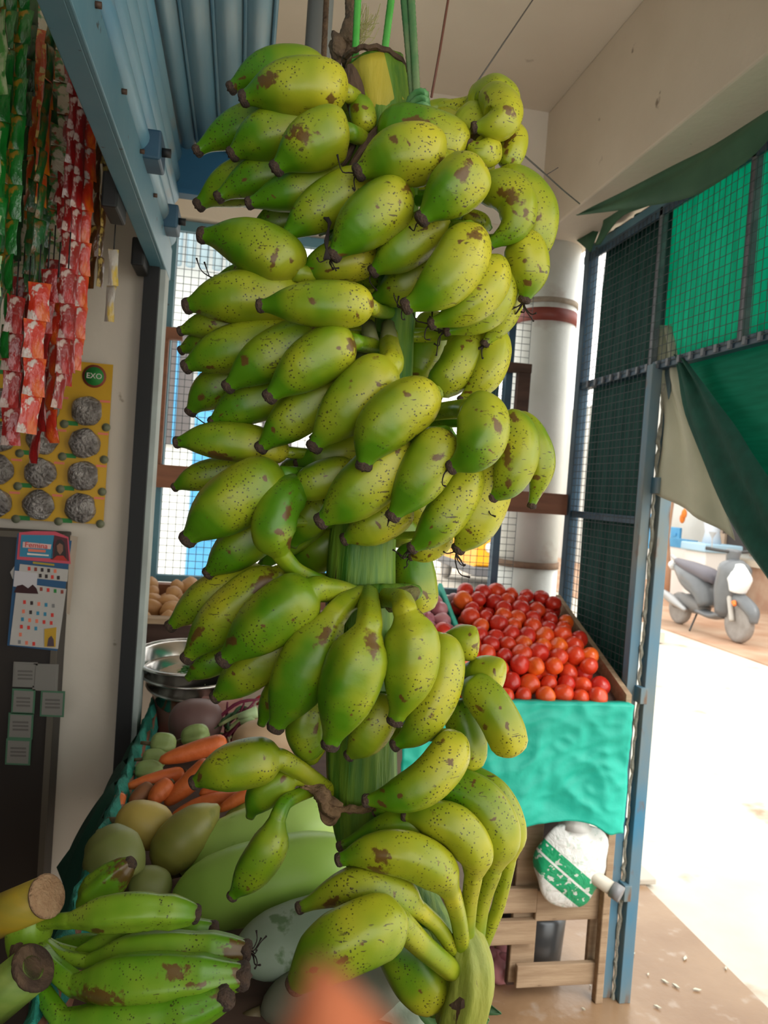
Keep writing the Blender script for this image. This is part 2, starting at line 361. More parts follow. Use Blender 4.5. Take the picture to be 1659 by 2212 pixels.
# round column
t = tag(thing('column', (1.17, 2.96, 0), None, None), kind='structure')
cyl = lambda z0, z1, r: MB().lathe([(r, z0), (r, z1)], (1.165, 2.955, 0), 40)
build(cyl(0, 1.30, .122), 'shaft', whitep, t); build(cyl(1.30, 2.565, .119), 'shaft', whitep, t)
build(cyl(1.285, 1.31, .126), 'rope_band', M('coir', (.26, .17, .11), (.20, .13, .09), scale=40, rough=.9, bump=.3), t)
build(cyl(2.255, 2.305, .123), 'painted_band', redp, t)
build(cyl(2.325, 2.345, .124), 'rope_band', M('dusty_rope', (.38, .32, .25), (.3, .25, .19), scale=30, rough=.9, bump=.3), t)
# ------------------------------------------------------------------ right-hand mesh wall along the street
X = 1.254
t = thing('mesh_partition', (X, 2.0, 0), 'navy steel frame partition with welded wire mesh on the street side', 'partition')
def rp(name, lo, hi, mat=bluedark, bv=.002, par=t): return build(MB().box(lo, hi), name, mat, par, bevel=bv)
rp('top_rail', (X - .012, .5, 2.495), (X + .02, 2.80, 2.53), bluerail)
rp('top_rail', (X - .016, .5, 2.47), (X - .008, 2.80, 2.50), bluedark)
rp('corner_post', (X - .02, 2.745, 0), (X + .02, 2.785, 2.53))
rp('middle_rail', (X - .012, .5, 1.985), (X + .02, 2.785, 2.012))
rp('lower_rail', (X - .012, 2.20, 1.50), (X + .012, 2.785, 1.525))
rp('bottom_rail', (X - .012, 2.20, .55), (X + .012, 2.785, .575))
for y in (2.235, 1.79, 1.2): rp('upright', (X - .016, y, 2.0), (X + .006, y + .018, 2.50), M('zinc_bar', (.22, .24, .27), (.12, .13, .16), scale=20, rough=.5))
g = MB(); grid_wires(g, 'x', X - .018, .5, 2.745, 2.0, 2.49, .026, .026); grid_wires(g, 'x', X - .016, 2.23, 2.745, .58, 1.985, .026, .026)
tag(build(g, 'wire_mesh', steelw, t), kind='stuff')
for k in range(60):
    if k % 2: rp('spacer_lug', (X - .02, .9 + k * .03, 1.987), (X - .011, .912 + k * .03, 2.008), M('zinc_bar', (.22, .24, .27)), 0)
t = thing('door_post', (X, 2.2, 0), 'weathered blue steel door post with crumbling mortar seam by the street', 'door post')
rp('post_half', (X - .030, 2.195, 0), (X + .004, 2.23, 2.0), bluepost, par=t)
rp('post_half', (X + .014, 2.165, 0), (X + .052, 2.20, 2.0), bluepost, par=t)
mb = MB(); pts = [(X + .008 + random.uniform(-.004, .004), 2.19, z) for z in [i * .02 for i in range(98)]]
mb.tube(pts, [random.uniform(.0035, .0075) for _ in pts], 6, smooth=False); build(mb, 'mortar_seam', M('mortar', (.45, .45, .38), (.3, .3, .25), scale=50, rough=.95, bump=.5), t)
for z in (.33, .95, 1.6): rp('hinge', (X - .004, 2.155, z), (X + .02, 2.20, z + .05), bluepost, par=t)
# shade nets
netd = M('dim_shade_net', (.012, .075, .065), (.02, .11, .095), scale=18, rough=.8, stretch=(1, 3, .3), trans=.28)
netg = M('bright_shade_net', (.008, .42, .29), (.012, .52, .37), scale=9, rough=.75, stretch=(1, 6, .6), trans=.62)
def net(name, y0, y1, z0, z1, x, mat, lab, n=40, amp=.006):
    rows = [[Vector((x + amp * math.sin(37 * (y0 + (y1 - y0) * k / n) + 3 * z) + amp * .6 * math.sin(91 * (y0 + (y1 - y0) * k / n)), y0 + (y1 - y0) * k / n, z)) for k in range(n + 1)] for z in [z0 + (z1 - z0) * i / 8 for i in range(9)]]
    return tag(build(MB().sheet(rows), name, mat, solid=.001), lab, 'shade net')
net('shade_net', 2.245, 2.705, .45, 2.555, X + .022, netd, 'dull grey-green shade net behind the narrow mesh bay by the column')
net('shade_net', .5, 2.33, 2.0, 2.56, X + .030, netg, 'bright emerald shade net stretched behind the upper street-side mesh')
# drapes: rows between a left and a right edge traced on the street-side plane
def drape(name, left, right, x, mat, lab, cat, nr=26, nc=14, amp=.01, fr=5.0, dx=0.0, solid=.0012):
    L = [on(a, b_, 0, x) for a, b_ in left]; R = [on(a, b_, 0, x + dx) for a, b_ in right]
    l2 = crom(L, lin(nr)); r2 = crom(R, lin(nr)); rows = []
    for i in range(nr):
        row = []
        for k in range(nc):
            u = k / (nc - 1); p = l2[i].lerp(r2[i], u)
            p = p + Vector((amp * math.sin(fr * 2 * math.pi * u + i * .12) + amp * .7 * noise.noise(Vector((u * 4, i * .25, x * 9))), 0, 0)); row.append(p)
        rows.append(row)
    return tag(build(MB().sheet(rows), name, mat, solid=solid), lab, cat)
drape('shade_net', [(1470, 790), (1500, 870), (1560, 985), (1620, 1100), (1665, 1190)], [(1990, 640), (1990, 800), (1990, 1000), (1990, 1300), (1990, 1500)], 1.295,
      M('mid_shade_net', (.006, .24, .155), (.009, .30, .20), scale=14, rough=.8, stretch=(1, .6, 7), trans=.42), 'green shade net hanging below the middle rail at far right', 'shade net', amp=.006, fr=3)
drape('net_hem', [(1455, 765), (1480, 900), (1532, 1040), (1588, 1150), (1672, 1268)], [(1480, 775), (1570, 900), (1640, 1010), (1720, 1130), (1800, 1240)], 1.245,
      M('dark_green_canvas', (.006, .075, .052), (.008, .10, .07), scale=20, rough=.85, bump=.2), 'dark green folded canvas hem sweeping down beside the cream sheet', 'canvas', amp=.008, fr=2)
drape('cream_sheet', [(1420, 702), (1413, 800), (1425, 900), (1418, 990), (1412, 1062)], [(1446, 704), (1475, 830), (1520, 960), (1562, 1080), (1594, 1168)], 1.27,
      M('cream_plastic_sheet', (.66, .66, .54), (.56, .57, .46), scale=5, rough=.7, bump=.2, trans=.3), 'dirty cream plastic sheet bunched at top and draped over the doorway', 'sheet', amp=.010, fr=2.2)
canv = M('olive_green_tarp', (.06, .17, .09), (.04, .13, .07), scale=7, rough=.75, bump=.2, trans=.1)
t = drape('tarpaulin', [(1250, 462), (1330, 420), (1450, 356), (1560, 297), (1700, 205), (1990, 15)], [(1250, 466), (1345, 452), (1490, 424), (1600, 350), (1720, 240), (2010, 60)], 1.06, canv,
          'long green tarpaulin edge with eyelets rolled along the concrete beam', 'tarpaulin', nc=10, amp=.008, fr=1.0)
t2 = thing('tarpaulin_flap', on(1300, 500, 0, 1.21), 'small green tarpaulin flap hanging by the column top', 'tarpaulin')
mb = MB(); a_ = [on(*q, 0, 1.21) for q in [(1195, 497), (1235, 512), (1275, 545)]]; c_ = [on(*q, 0, 1.22) for q in [(1197, 490), (1240, 494), (1292, 500)]]
mb.sheet([crom(a_, lin(8)), crom(c_, lin(8))]); build(mb, 'flap', canv, t2, solid=.002)
mb = MB(); a_ = [on(*q, 0, 1.205) for q in [(1300, 447), (1303, 480), (1284, 530)]]; c_ = [on(*q, 0, 1.215) for q in [(1400, 445), (1340, 470), (1296, 528)]]
mb.sheet([crom(a_, lin(8)), crom(c_, lin(8))]); build(mb, 'hanging_corner', canv, t2, solid=.002)
for q in ((1285, 447), (1312, 440)):
    p = on(*q, 0, 1.185); e = build(MB().lathe([(.006, 0), (.0115, .001), (.0115, .003), (.006, .004)], p, 16, Matrix.Rotation(rad(90), 3, 'Y')), 'eyelet', M('brass_eyelet', (.6, .58, .45), rough=.3, metal=.8), t2)
t = thing('timber_offcuts', (1.27, 2.6, 2.53), 'brown timber offcuts wedged above the mesh partition top rail', 'timber')
for (q0, q1) in (((1290, 535), (1335, 470)), ((1335, 500), (1375, 455)), ((1380, 470), (1440, 425))):
    a_ = on(*q0, 0, 1.30); c_ = on(*q1, 0, 1.30); build(MB().box((1.285, c_.y, a_.z), (1.33, a_.y, c_.z)), 'offcut', woodb, t, bevel=.003)

# ------------------------------------------------------------------ OUTSIDE across the street
wallc = M('far_plaster', (.60, .61, .58), (.52, .52, .48), scale=1.5, rough=.9)
bl = M('far_blue', (.06, .30, .58), (.10, .38, .66), scale=3, rough=.7)
XF = 8.3
def far(q0, q1, x=XF, th=.12):
    a_ = on(*q0, 0, x); c_ = on(*q1, 0, x + 0); ys = sorted((a_.y, c_.y)); zs = sorted((a_.z, c_.z)); return (x, ys[0], zs[0]), (x + th, ys[1], zs[1])
t = thing('shop_building', (9.5, 11, 0), 'pale shop front across the street with dark open bay', 'building')
build(MB().box((9.0, 2, 0), (9.3, 30, 4.2)), 'wall', wallc, t)
build(MB().box((8.2, 2, 3.3), (9.3, 13.2, 3.45)), 'canopy', wallc, t)
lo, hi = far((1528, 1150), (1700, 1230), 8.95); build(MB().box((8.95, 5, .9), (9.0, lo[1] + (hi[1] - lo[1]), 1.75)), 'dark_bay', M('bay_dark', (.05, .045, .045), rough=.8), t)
build(MB().box((8.6, 5, .70), (9.0, hi[1], .80)), 'ledge', M('ledge', (.55, .48, .38)), t)
build(MB().box((8.7, 5, .0), (9.0, hi[1], .70)), 'plinth', M('brick_plinth', (.42, .26, .18), (.5, .36, .26), scale=4, rough=.9), t)
for k in range(6): build(MB().box((8.93, hi[1] - .5 - k * .9, .85), (8.97, hi[1] - .42 - k * .9, 1.8)), 'mullion', M('mull', (.33, .25, .2)), t)
lo, hi = far((1540, 1150), (1562, 1196), 8.9); build(MB().box(lo, hi), 'counter', M('tan', (.45, .34, .25)), t)
lo, hi = far((1522, 1199), (1560, 1208), 8.6); build(MB().box(lo, hi), 'blue_box', bl, t)
t = thing('blue_gate', (8.3, 14, 0), 'bright blue metal gate leaves across the street', 'gate')
for (q0, q1) in (((1404, 1110), (1430, 1190)), ((1404, 1194), (1432, 1286)), ((1449, 1138), (1467, 1164))):
    lo, hi = far(q0, q1, 8.2, .05); pn = build(MB().box(lo, hi), 'gate_panel', bl, t, bevel=.01)
    build(MB().box((lo[0] - .02, lo[1] + .1, lo[2] + .05), (lo[0], hi[1] - .1, lo[2] + .10)), 'rib', bl, pn)
t = thing('gate_pillar', (8.0, 12.5, 0), 'white gate pillar with pale blue cap and a small statue', 'pillar')
lo, hi = far((1480, 1186), (1520, 1245), 7.8, .6); build(MB().box((lo[0], lo[1], 0), hi), 'shaft', M('bright_white', (.85, .85, .82)), t, bevel=.02)
build(MB().box((lo[0] - .06, lo[1] - .06, hi[2]), (hi[0] + .06, hi[1] + .06, hi[2] + .14)), 'cap', M('cap_blue', (.40, .62, .78)), t, bevel=.02)
cxy = Vector(((lo[0] + hi[0]) / 2, (lo[1] + hi[1]) / 2, hi[2] + .14))
build(MB().tube([cxy, cxy + Vector((0, 0, .2)), cxy + Vector((0, .02, .42)), cxy + Vector((0, .08, .6))], [.16, .12, .15, .10], 12).ell(cxy + Vector((0, .05, .66)), .17, .2, .15), 'statue', M('pale_statue', (.62, .68, .75)), t)
lo, hi = far((1447, 1180), (1480, 1245), 8.0, .2); build(MB().box((lo[0], lo[1], 0), hi), 'side_wall', M('bright_white', (.85, .85, .82)), t)
build(MB().box((lo[0] - .02, lo[1], hi[2] - .0), (hi[0], hi[1], hi[2] + .16)), 'coping', bl, t)
t = thing('wooden_pole', on(1440, 1288, 2, 0), 'crooked brown tree-trunk pole standing across the street', 'pole')
o_ = on(1440, 1288, 2, 0); d0 = (RM.transposed() @ (o_ - CAM)).z * -1
build(MB().tube([P(1437, 1290, d0), P(1440, 1230, d0), P(1435, 1160, d0), P(1445, 1090, d0), P(1448, 1020, d0)], [.075, .08, .09, .085, .08], 10), 'trunk', M('far_wood', (.50, .28, .17), (.42, .24, .15), scale=5, rough=.9), t)
t = thing('leafy_shrub', on(1412, 1140, 0, 9.6), 'light green tree foliage glimpsed above the blue gate', 'tree')
mb = MB(); c0 = on(1414, 1086, 0, 10.6)
for k in range(160):
    d = Vector((random.uniform(-.9, .9), random.uniform(-.9, .9), random.uniform(-.4, .9))); p = c0 + d; u = Vector((random.uniform(-1, 1), random.uniform(-1, 1), random.uniform(-1, 1))).normalized() * .12; w_ = u.cross(Vector((.3, .5, .8))).normalized() * .06
    mb.add([p - u, p + w_, p + u, p - w_], [(0, 1, 2, 3)])
tag(build(mb, 'foliage', M('far_leaf', (.20, .50, .06), rough=.6, trans=.4), t), kind='stuff')
build(MB().tube([(c0.x, c0.y, 0), (c0.x, c0.y, c0.z)], .08, 8), 'trunk', MATS['far_wood'], t)
o = MB()
for q in ((1478, 1110), (1474, 1120)): o.ell(on(*q, 0, 8.0), .05, .05, .09)
o.tube([on(1478, 1112, 0, 8.0), on(1480, 1040, 0, 8.0)], .006, 5)
tag(build(o, 'orange_pendant', M('orange_cloth', (.9, .25, .03))), 'small orange and yellow pendant dangling across the street', 'pendant')
# scooter (front toward -Y, parked along the street)
SC = Vector((6.1, 9.05, 0)); sx = 0
t = thing('scooter', SC, 'grey and white motor scooter parked on its stand across the street', 'scooter')
body = M('scooter_grey', (.13, .14, .15), (.17, .18, .19), scale=3, rough=.35); tyre = M('dusty_tyre', (.33, .31, .29), (.26, .24, .22), scale=9, rough=.9)
white = M('scooter_white', (.85, .86, .86), rough=.3); seatm = M('seat_vinyl', (.12, .11, .13), rough=.5)
YF, YR = SC.y - .66, SC.y + .62
def wheel(y, r, nm):
    w = build(MB().lathe([(r * .72, -.045), (r * .93, -.05), (r, -.02), (r, .02), (r * .93, .05), (r * .72, .045)], (SC.x, y, r), 28, Matrix.Rotation(rad(90), 3, 'Y')), nm, tyre, t)
    build(MB().lathe([(.001, -.03), (r * .73, -.035), (r * .73, .035), (.001, .03)], (SC.x, y, r), 20, Matrix.Rotation(rad(90), 3, 'Y')), 'rim', M('rim', (.5, .48, .44), rough=.5), w)
wheel(YF, .24, 'wheel'); wheel(YR, .22, 'wheel')
def blob(name, pts, rs, mat, sq=1.0, par=t, n=12):
    ps = crom([Vector((SC.x + p[0], SC.y + p[1], p[2])) for p in pts], lin(14)); rr = [interp(list(zip(lin(len(rs)), rs)), u) for u in lin(14)]
    return build(MB().tube(ps, rr, n, squash=sq), name, mat, par)
blob('side_panel', [(0, .80, .78), (0, .45, .66), (0, .12, .55), (0, .0, .34)], [.05, .16, .17, .12], body)
blob('engine_cover', [(0, .72, .30), (0, .4, .32), (0, .05, .30)], [.10, .13, .09], M('engine_grey', (.16, .155, .15), rough=.6))
blob('exhaust', [(-.16, .95, .42), (-.16, .55, .33), (-.15, .25, .24)], [.05, .065, .03], M('chrome_dull', (.4, .4, .4), rough=.4, metal=.6))
blob('seat', [(0, .78, .86), (0, .40, .80), (0, -.02, .74), (0, -.12, .66)], [.06, .13, .14, .05], seatm, .7)
blob('grab_rail', [(0, .95, .92), (0, .85, .88), (0, .6, .84)], [.02, .025, .03], M('rail_grey', (.4, .4, .4)))
blob('tail_lamp', [(0, .93, .80), (0, .86, .78)], [.05, .07], white)
blob('floorboard', [(0, .15, .26), (0, -.15, .24), (0, -.38, .30)], [.10, .10, .12], body, .45)
blob('front_apron', [(0, -.36, .30), (0, -.42, .60), (0, -.50, .90), (0, -.52, 1.0)], [.12, .19, .20, .08], body)
blob('front_panel', [(-.03, -.62, .62), (-.03, -.64, .78), (-.02, -.58, .94)], [.10, .15, .07], white)
blob('mudguard', [(0, -.42, .46), (0, -.62, .53), (0, -.88, .42), (0, -.93, .28)], [.05, .085, .085, .04], body)
blob('fork', [(-.08, -.52, .62), (-.09, -.64, .26)], [.035, .03], M('rim', (.5, .48, .44)))
blob('headstock', [(0, -.42, .92), (0, -.44, 1.12)], [.07, .09], body)
hb = blob('handlebar', [(-.34, -.36, 1.12), (-.12, -.44, 1.10), (.12, -.44, 1.10), (.34, -.36, 1.12)], [.022, .02, .02, .022], M('bar_black', (.05, .05, .05)))
blob('mirror', [(-.28, -.40, 1.13), (-.30, -.42, 1.25), (-.30, -.42, 1.33)], [.008, .008, .05], M('mirror', (.4, .42, .44)))
blob('mirror', [(.28, -.40, 1.13), (.30, -.42, 1.25), (.30, -.42, 1.33)], [.008, .008, .05], MATS['mirror'])
blob('indicator', [(-.10, -.66, .50), (-.11, -.70, .46)], [.03, .02], M('amber', (.9, .2, .03)))
blob('stand', [(-.02, .2, .2), (-.22, .02, .01)], [.012, .012], M('bar_black', (.05, .05, .05)))
# beyond the back window
t = thing('neighbour_building', (0, 9.5, 0), 'whitewashed building behind the wire-mesh window with blue doors', 'building')
build(MB().box((-4, 9.0, 0), (2.4, 9.3, 5.5)), 'wall', M('whitewash', (.80, .82, .80), (.72, .74, .72), scale=1, rough=.9), t)
for q in ((-1.35, 0.3, 4.1), (-.55, .3, 3.6), (.9, .5, 2.6)): build(MB().box((q[0], 8.95, q[1]), (q[0] + .35, 9.0, q[2])), 'door', bl, t)
for q in ((-.95, 1.9), (.2, 1.6), (1.7, 2.2)):
    w_ = build(MB().box((q[0], 8.94, q[1]), (q[0] + .35, 9.0, q[1] + 1.3)), 'window', M('bay_dark2', (.10, .09, .09)), t)
    build(MB().box((q[0] + .16, 8.92, q[1]), (q[0] + .19, 8.94, q[1] + 1.3)), 'bar', bl, w_)
mb = MB()
for k in range(16): mb.tube([(-1.8 + k * .14, 8.6, 3.8), (-1.8 + k * .14, 8.6, 5.4)], .05, 6)
build(mb, 'corrugated_sheet', M('blue_sheet', (.30, .48, .60), (.45, .55, .6), scale=3), t)
build(MB().box((-4, 8.2, 0), (5, 9, .12)), 'step', M('step', (.55, .5, .42)), t)
# auto rickshaw
A = Vector((4.45, 13.2, 0)); t = thing('auto_rickshaw', A, 'yellow and black auto rickshaw seen through the back mesh window', 'rickshaw')
ye = M('rickshaw_yellow', (.90, .40, .01), rough=.4); bk = M('rickshaw_black', (.08, .08, .09), rough=.4)
pr = [(-1.1, 1.15), (-1.05, 1.7), (-.7, 1.85), (.9, 1.85), (1.15, 1.6), (1.2, 1.15)]
mb = MB(); mb.prism([A + Vector((-.6, y, z)) for y, z in pr], (1, 0, 0), 1.2); build(mb, 'canopy', bk, t, bevel=.05)
pr = [(-1.25, .45), (-1.3, .9), (-1.1, 1.15), (-.75, 1.15), (-.6, .6), (.1, .55), (.2, .95), (1.2, 1.15), (1.25, .4), (.2, .28), (-.9, .28)]
mb = MB(); mb.prism([A + Vector((-.62, y, z)) for y, z in pr], (1, 0, 0), 1.24); build(mb, 'body', ye, t, bevel=.03); build(MB().box(A + Vector((-.63, -1.28, .26)), A + Vector((.63, 1.22, .42))), 'fender', bk, t, bevel=.02)
for dx_, dy in ((0, -1.15), (-.55, .75), (.55, .75)): build(MB().lathe([(.02, -.06), (.16, -.06), (.22, -.05), (.23, 0), (.22, .05), (.16, .06), (.02, .06)], A + Vector((dx_, dy, .23)), 20, Matrix.Rotation(rad(90), 3, 'Y')), 'wheel', tyre, t)
for dx_ in (-.4, .4): build(MB().ell(A + Vector((dx_, -1.28, .75)), .09, .05, .09), 'headlamp', M('lamp_glass', (.8, .8, .8), rough=.1), t)
build(MB().box(A + Vector((-.5, -1.12, 1.2)), A + Vector((.5, -1.10, 1.65))), 'windscreen', M('screen', (.25, .3, .32), rough=.08), t)

# ------------------------------------------------------------------ yellow card of steel scrubbers
YC = 1.845
cardm = M('yellow_card', (.62, .36, .005), (.56, .31, .005), scale=6, rough=.5)
tl = on(-70, 782, 1, YC); br = on(222, 1133, 1, YC); tr_ = on(245, 788, 1, YC)
t = thing('scrubber_card', ((tl.x + br.x) / 2, YC, br.z), 'yellow hanging card of round steel wool scrubbers in rows on the pier', 'scrubber card')
X1 = (br.x + tr_.x) / 2; Z0, Z1 = br.z, tr_.z
build(MB().box((tl.x, YC, Z0), (X1, YC + .004, Z1)), 'card', cardm, t)
wool = M('steel_wool', (.20, .18, .17), (.50, .47, .45), scale=45, rough=.45, metal=.7, bump=1.0, bscale=160)
grn = M('print_green', (.02, .22, .04)); prt = M('print_maroon', (.25, .05, .03)); pnk = M('print_pink', (.75, .20, .12)); wht = M('print_white', (.72, .68, .62)); blk = M('print_black', (.03, .02, .02)); redm = M('print_red', (.60, .04, .03))
c33 = on(176, 1097, 1, YC); c30 = on(195, 888, 1, YC); c23 = on(85, 1090, 1, YC); dz = (c30.z - c33.z) / 3; dxc = c33.x - c23.x
seedm = None
for i in range(4):
    for j in range(4):
        cx_, cz_ = c33.x - i * dxc, c33.z + j * dz
        if seedm is None:
            mb = MB().ell((cx_, YC - .008, cz_), .034, .016, .033, n=20, m=12, lump=.16, seed=3); seedm = build(mb, 'scrubber', wool, t, origin=(cx_, YC - .008, cz_))
        else:
            s_ = seedm.copy(); col.objects.link(s_); s_.parent = t; s_.location = Vector((cx_, YC - .008, cz_)) - ORG[t.name]; s_.rotation_euler = (0, random.uniform(0, 6), 0)
        build(MB().lathe([(.0095, 0), (.0095, .001)], (cx_ + .043, YC - .001, cz_ - .034), 14, Matrix.Rotation(rad(90), 3, 'X')), 'printed_dot', M('print_olive', (.16, .17, .10)), t)
        build(MB().box((cx_ - .042, YC - .001, cz_ - .036), (cx_ - .018, YC, cz_ - .026)), 'printed_label', grn, t)
        build(MB().box((cx_ + .026, YC - .001, cz_ + .022), (cx_ + .048, YC, cz_ + .027)), 'printed_stripe', pnk, t)
lg = on(204, 813, 1, YC)
build(MB().lathe([(.026, 0), (.026, .001)], lg + Vector((0, -.001, 0)), 24, Matrix.Rotation(rad(90), 3, 'X')), 'round_logo', prt, t)
build(MB().lathe([(.021, 0), (.021, .001)], lg + Vector((0, -.0018, 0)), 24, Matrix.Rotation(rad(90), 3, 'X')), 'round_logo', grn, t)
text('EXO', .017, lg + Vector((0, -.0032, 0)), wht, t)
build(MB().box((-.62, YC - .001, lg.z - .014), (-.475, YC, lg.z + .016)), 'header_label', grn, t)
text('EXO', .02, (-.50, YC - .0022, lg.z), wht, t)
# ------------------------------------------------------------------ calendar and stickers on the cabinet
YK = 1.779
def K(px, py, dy=0): p = on(px, py, 1, YK); return Vector((p.x, p.y + dy, p.z))
def quad(name, q, mat, par, dy=0, th=.0012):
    pts = [K(*p, dy) for p in q]; return build(MB().prism(pts, (0, 1, 0), -th), name, mat, par)
navy = M('calendar_blue', (.02, .09, .20)); paper = M('calendar_paper', (.50, .48, .45), (.44, .42, .39), scale=10, rough=.8); sky = M('calendar_sky', (.03, .22, .36))
t = thing('wall_calendar', K(80, 1405), 'pink-topped wall calendar with date grid hanging on the dark cabinet', 'calendar')
quad('backing', [(38, 1152), (155, 1168), (124, 1406), (16, 1394)], navy, t)
quad('header_frame', [(42, 1150), (75, 1147), (120, 1148), (148, 1160), (153, 1218), (37, 1208)], M('calendar_pink', (.60, .08, .12)), t, -.0012)
quad('header_picture', [(47, 1155), (118, 1156), (114, 1206), (43, 1202)], sky, t, -.0024)
quad('portrait_ground', [(118, 1156), (146, 1163), (150, 1212), (110, 1208)], M('dim_maroon', (.10, .02, .03)), t, -.0024)
hd = quad('portrait', [(118, 1208), (120, 1178), (125, 1166), (133, 1164), (140, 1172), (143, 1190), (144, 1210)], blk, t, -.0034)
quad('portrait_face', [(124, 1178), (130, 1173), (137, 1177), (137, 1190), (131, 1198), (125, 1190)], M('portrait_skin', (.25, .12, .08)), t, -.0044)
quad('portrait_dress', [(114, 1209), (124, 1200), (138, 1200), (147, 1211)], M('dress_red', (.45, .03, .02)), t, -.0044)
quad('title_band', [(51, 1170), (112, 1176), (110, 1186), (50, 1182)], M('pale_pink', (.75, .50, .47)), t, -.0034)
text('Femina', .0165, K(80, 1178, -.0056), redm, t, rot=(rad(90), rad(2), 0))
quad('title_band', [(62, 1185), (100, 1188), (99, 1193), (62, 1191)], pnk, t, -.0034)
quad('title_band', [(60, 1194), (106, 1198), (106, 1201), (60, 1198)], wht, t, -.0034)
quad('caption_strip', [(72, 1213), (118, 1218), (118, 1222), (72, 1217)], M('mustard', (.40, .30, .03)), t, -.0024)
quad('week_panel', [(44, 1218), (148, 1230), (146, 1256), (41, 1245)], paper, t, -.0024)
quad('month_page', [(38, 1258), (144, 1272), (126, 1401), (22, 1392)], paper, t, -.0024)
quad('pasted_slip', [(33, 1232), (82, 1238), (80, 1272), (30, 1266)], M('slip', (.55, .53, .55)), t, -.0036)
quad('torn_corner', [(22, 1236), (35, 1218), (36, 1255), (27, 1250)], paper, t, .001)
quad('ink_blot', [(32, 1279), (38, 1265), (50, 1262), (62, 1270), (72, 1262), (80, 1270), (84, 1282), (60, 1281)], M('maroon_blot', (.035, .004, .006)), t, -.0046)
quad('rolled_paper', [(152, 1156), (168, 1160), (150, 1328), (143, 1325)], M('rolled', (.42, .34, .26)), t, .001)
quad('stamp_picture', [(97, 1358), (123, 1354), (121, 1397), (97, 1396)], M('stamp_yellow', (.50, .30, .02)), t, -.0036)
quad('stamp_portrait', [(103, 1395), (106, 1378), (112, 1372), (117, 1380), (118, 1395)], M('stamp_dark', (.08, .05, .06)), t, -.0046)
rr = [(64 + i * 14, 1228 + i * 1.3, (redm, prt, blk, blk, pnk)[i]) for i in range(5)] + [(88 + i * 13, 1243 + i * 1.5, (blk, blk, redm, blk)[i]) for i in range(4)] + [(90 + i * 15, 1272 + i * 2, (prt, redm, grn, prt)[i]) for i in range(4)]
for r0, yy in enumerate((1300, 1320, 1337, 1353, 1370, 1386)):
    for i in range((5, 5, 5, 3, 1, 3)[r0]): rr.append((54 - r0 * 2.2 + i * 15.5, yy + i * 2, random.choice((redm, pnk, M('print_grey', (.2, .2, .2)), blk, sky))))
for x_, y_, m_ in rr: quad('date_mark', [(x_ - 3, y_ - 4), (x_ + 3, y_ - 4), (x_ + 3, y_ + 4), (x_ - 3, y_ + 4)], m_, t, -.0036, .0006)
stk = M('sticker_white', (.20, .19, .17), rough=.5); stg = M('sticker_green', (.06, .16, .09)); ln = M('sticker_grey', (.12, .11, .10))
names = ['upper left pale sticker with dark lines under the calendar', 'upper right plain white sticker under the calendar', 'middle left sticker with green border on dark cabinet', 'middle right sticker with green border on dark cabinet', 'second lowest sticker with bold grey lines on dark cabinet', 'lowest square sticker on dark cabinet']
for i, (x_, y_, w_, h_) in enumerate(((33, 1432, 46, 48), (76, 1436, 48, 52), (30, 1490, 44, 48), (92, 1494, 46, 50), (22, 1542, 48, 50), (17, 1598, 48, 50))):
    q = thing('sticker', K(x_ + w_ / 2, y_ + h_), names[i], 'sticker'); mk = lambda g: [(x_ - g, y_ - g), (x_ + w_ + g, y_ - g + 2), (x_ + w_ + g - 3, y_ + h_ + g + 2), (x_ - g - 3, y_ + h_ + g)]
    quad('border', mk(3), stg if i in (2, 3, 4, 5) else stk, q); quad('sheet', mk(-1), stk, q, -.0012)
    for k in range(3):
        if i != 1: quad('printed_line', [(x_ + 6, y_ + 15 + 8 * k), (x_ + w_ - 8, y_ + 16 + 8 * k), (x_ + w_ - 8, y_ + 20 + 8 * k), (x_ + 6, y_ + 19 + 8 * k)], ln, q, -.0024, .0006)
# ------------------------------------------------------------------ hanging sachet strips
def foil(name, a, b_, c3=None, sc=28, st=(1, 1, .5)): return M(name, a, b_, scale=sc, rough=.28, bump=.5, bscale=60, stretch=st, thr=(.46, .54), c3=c3, s3=55, t3=(.56, .60), spec=.8)
FO = dict(
 g=foil('green_foil', (.004, .13, .012), (.008, .20, .02), (.42, .25, .02)), dg=foil('dark_green_foil', (.004, .045, .008), (.01, .09, .015), (.14, .08, .01)),
 lg=foil('pale_green_foil', (.12, .38, .08), (.45, .55, .30), (.05, .22, .04), sc=40), o=foil('orange_foil', (.62, .20, .006), (.55, .07, .01), (.65, .45, .12)),
 cr=foil('cream_foil', (.55, .50, .36), (.05, .22, .04), (.35, .10, .03), sc=45, st=(1, 1, 1.4)), r=foil('red_foil', (.42, .012, .012), (.28, .01, .01), (.60, .45, .40)),
 ro=foil('red_orange_foil', (.70, .12, .008), (.60, .03, .01), (.70, .60, .55)), br=foil('brown_foil', (.14, .055, .01), (.08, .03, .008), (.50, .35, .08)), y=foil('yellow_foil', (.55, .38, .03), (.45, .42, .36)))
PK = {}
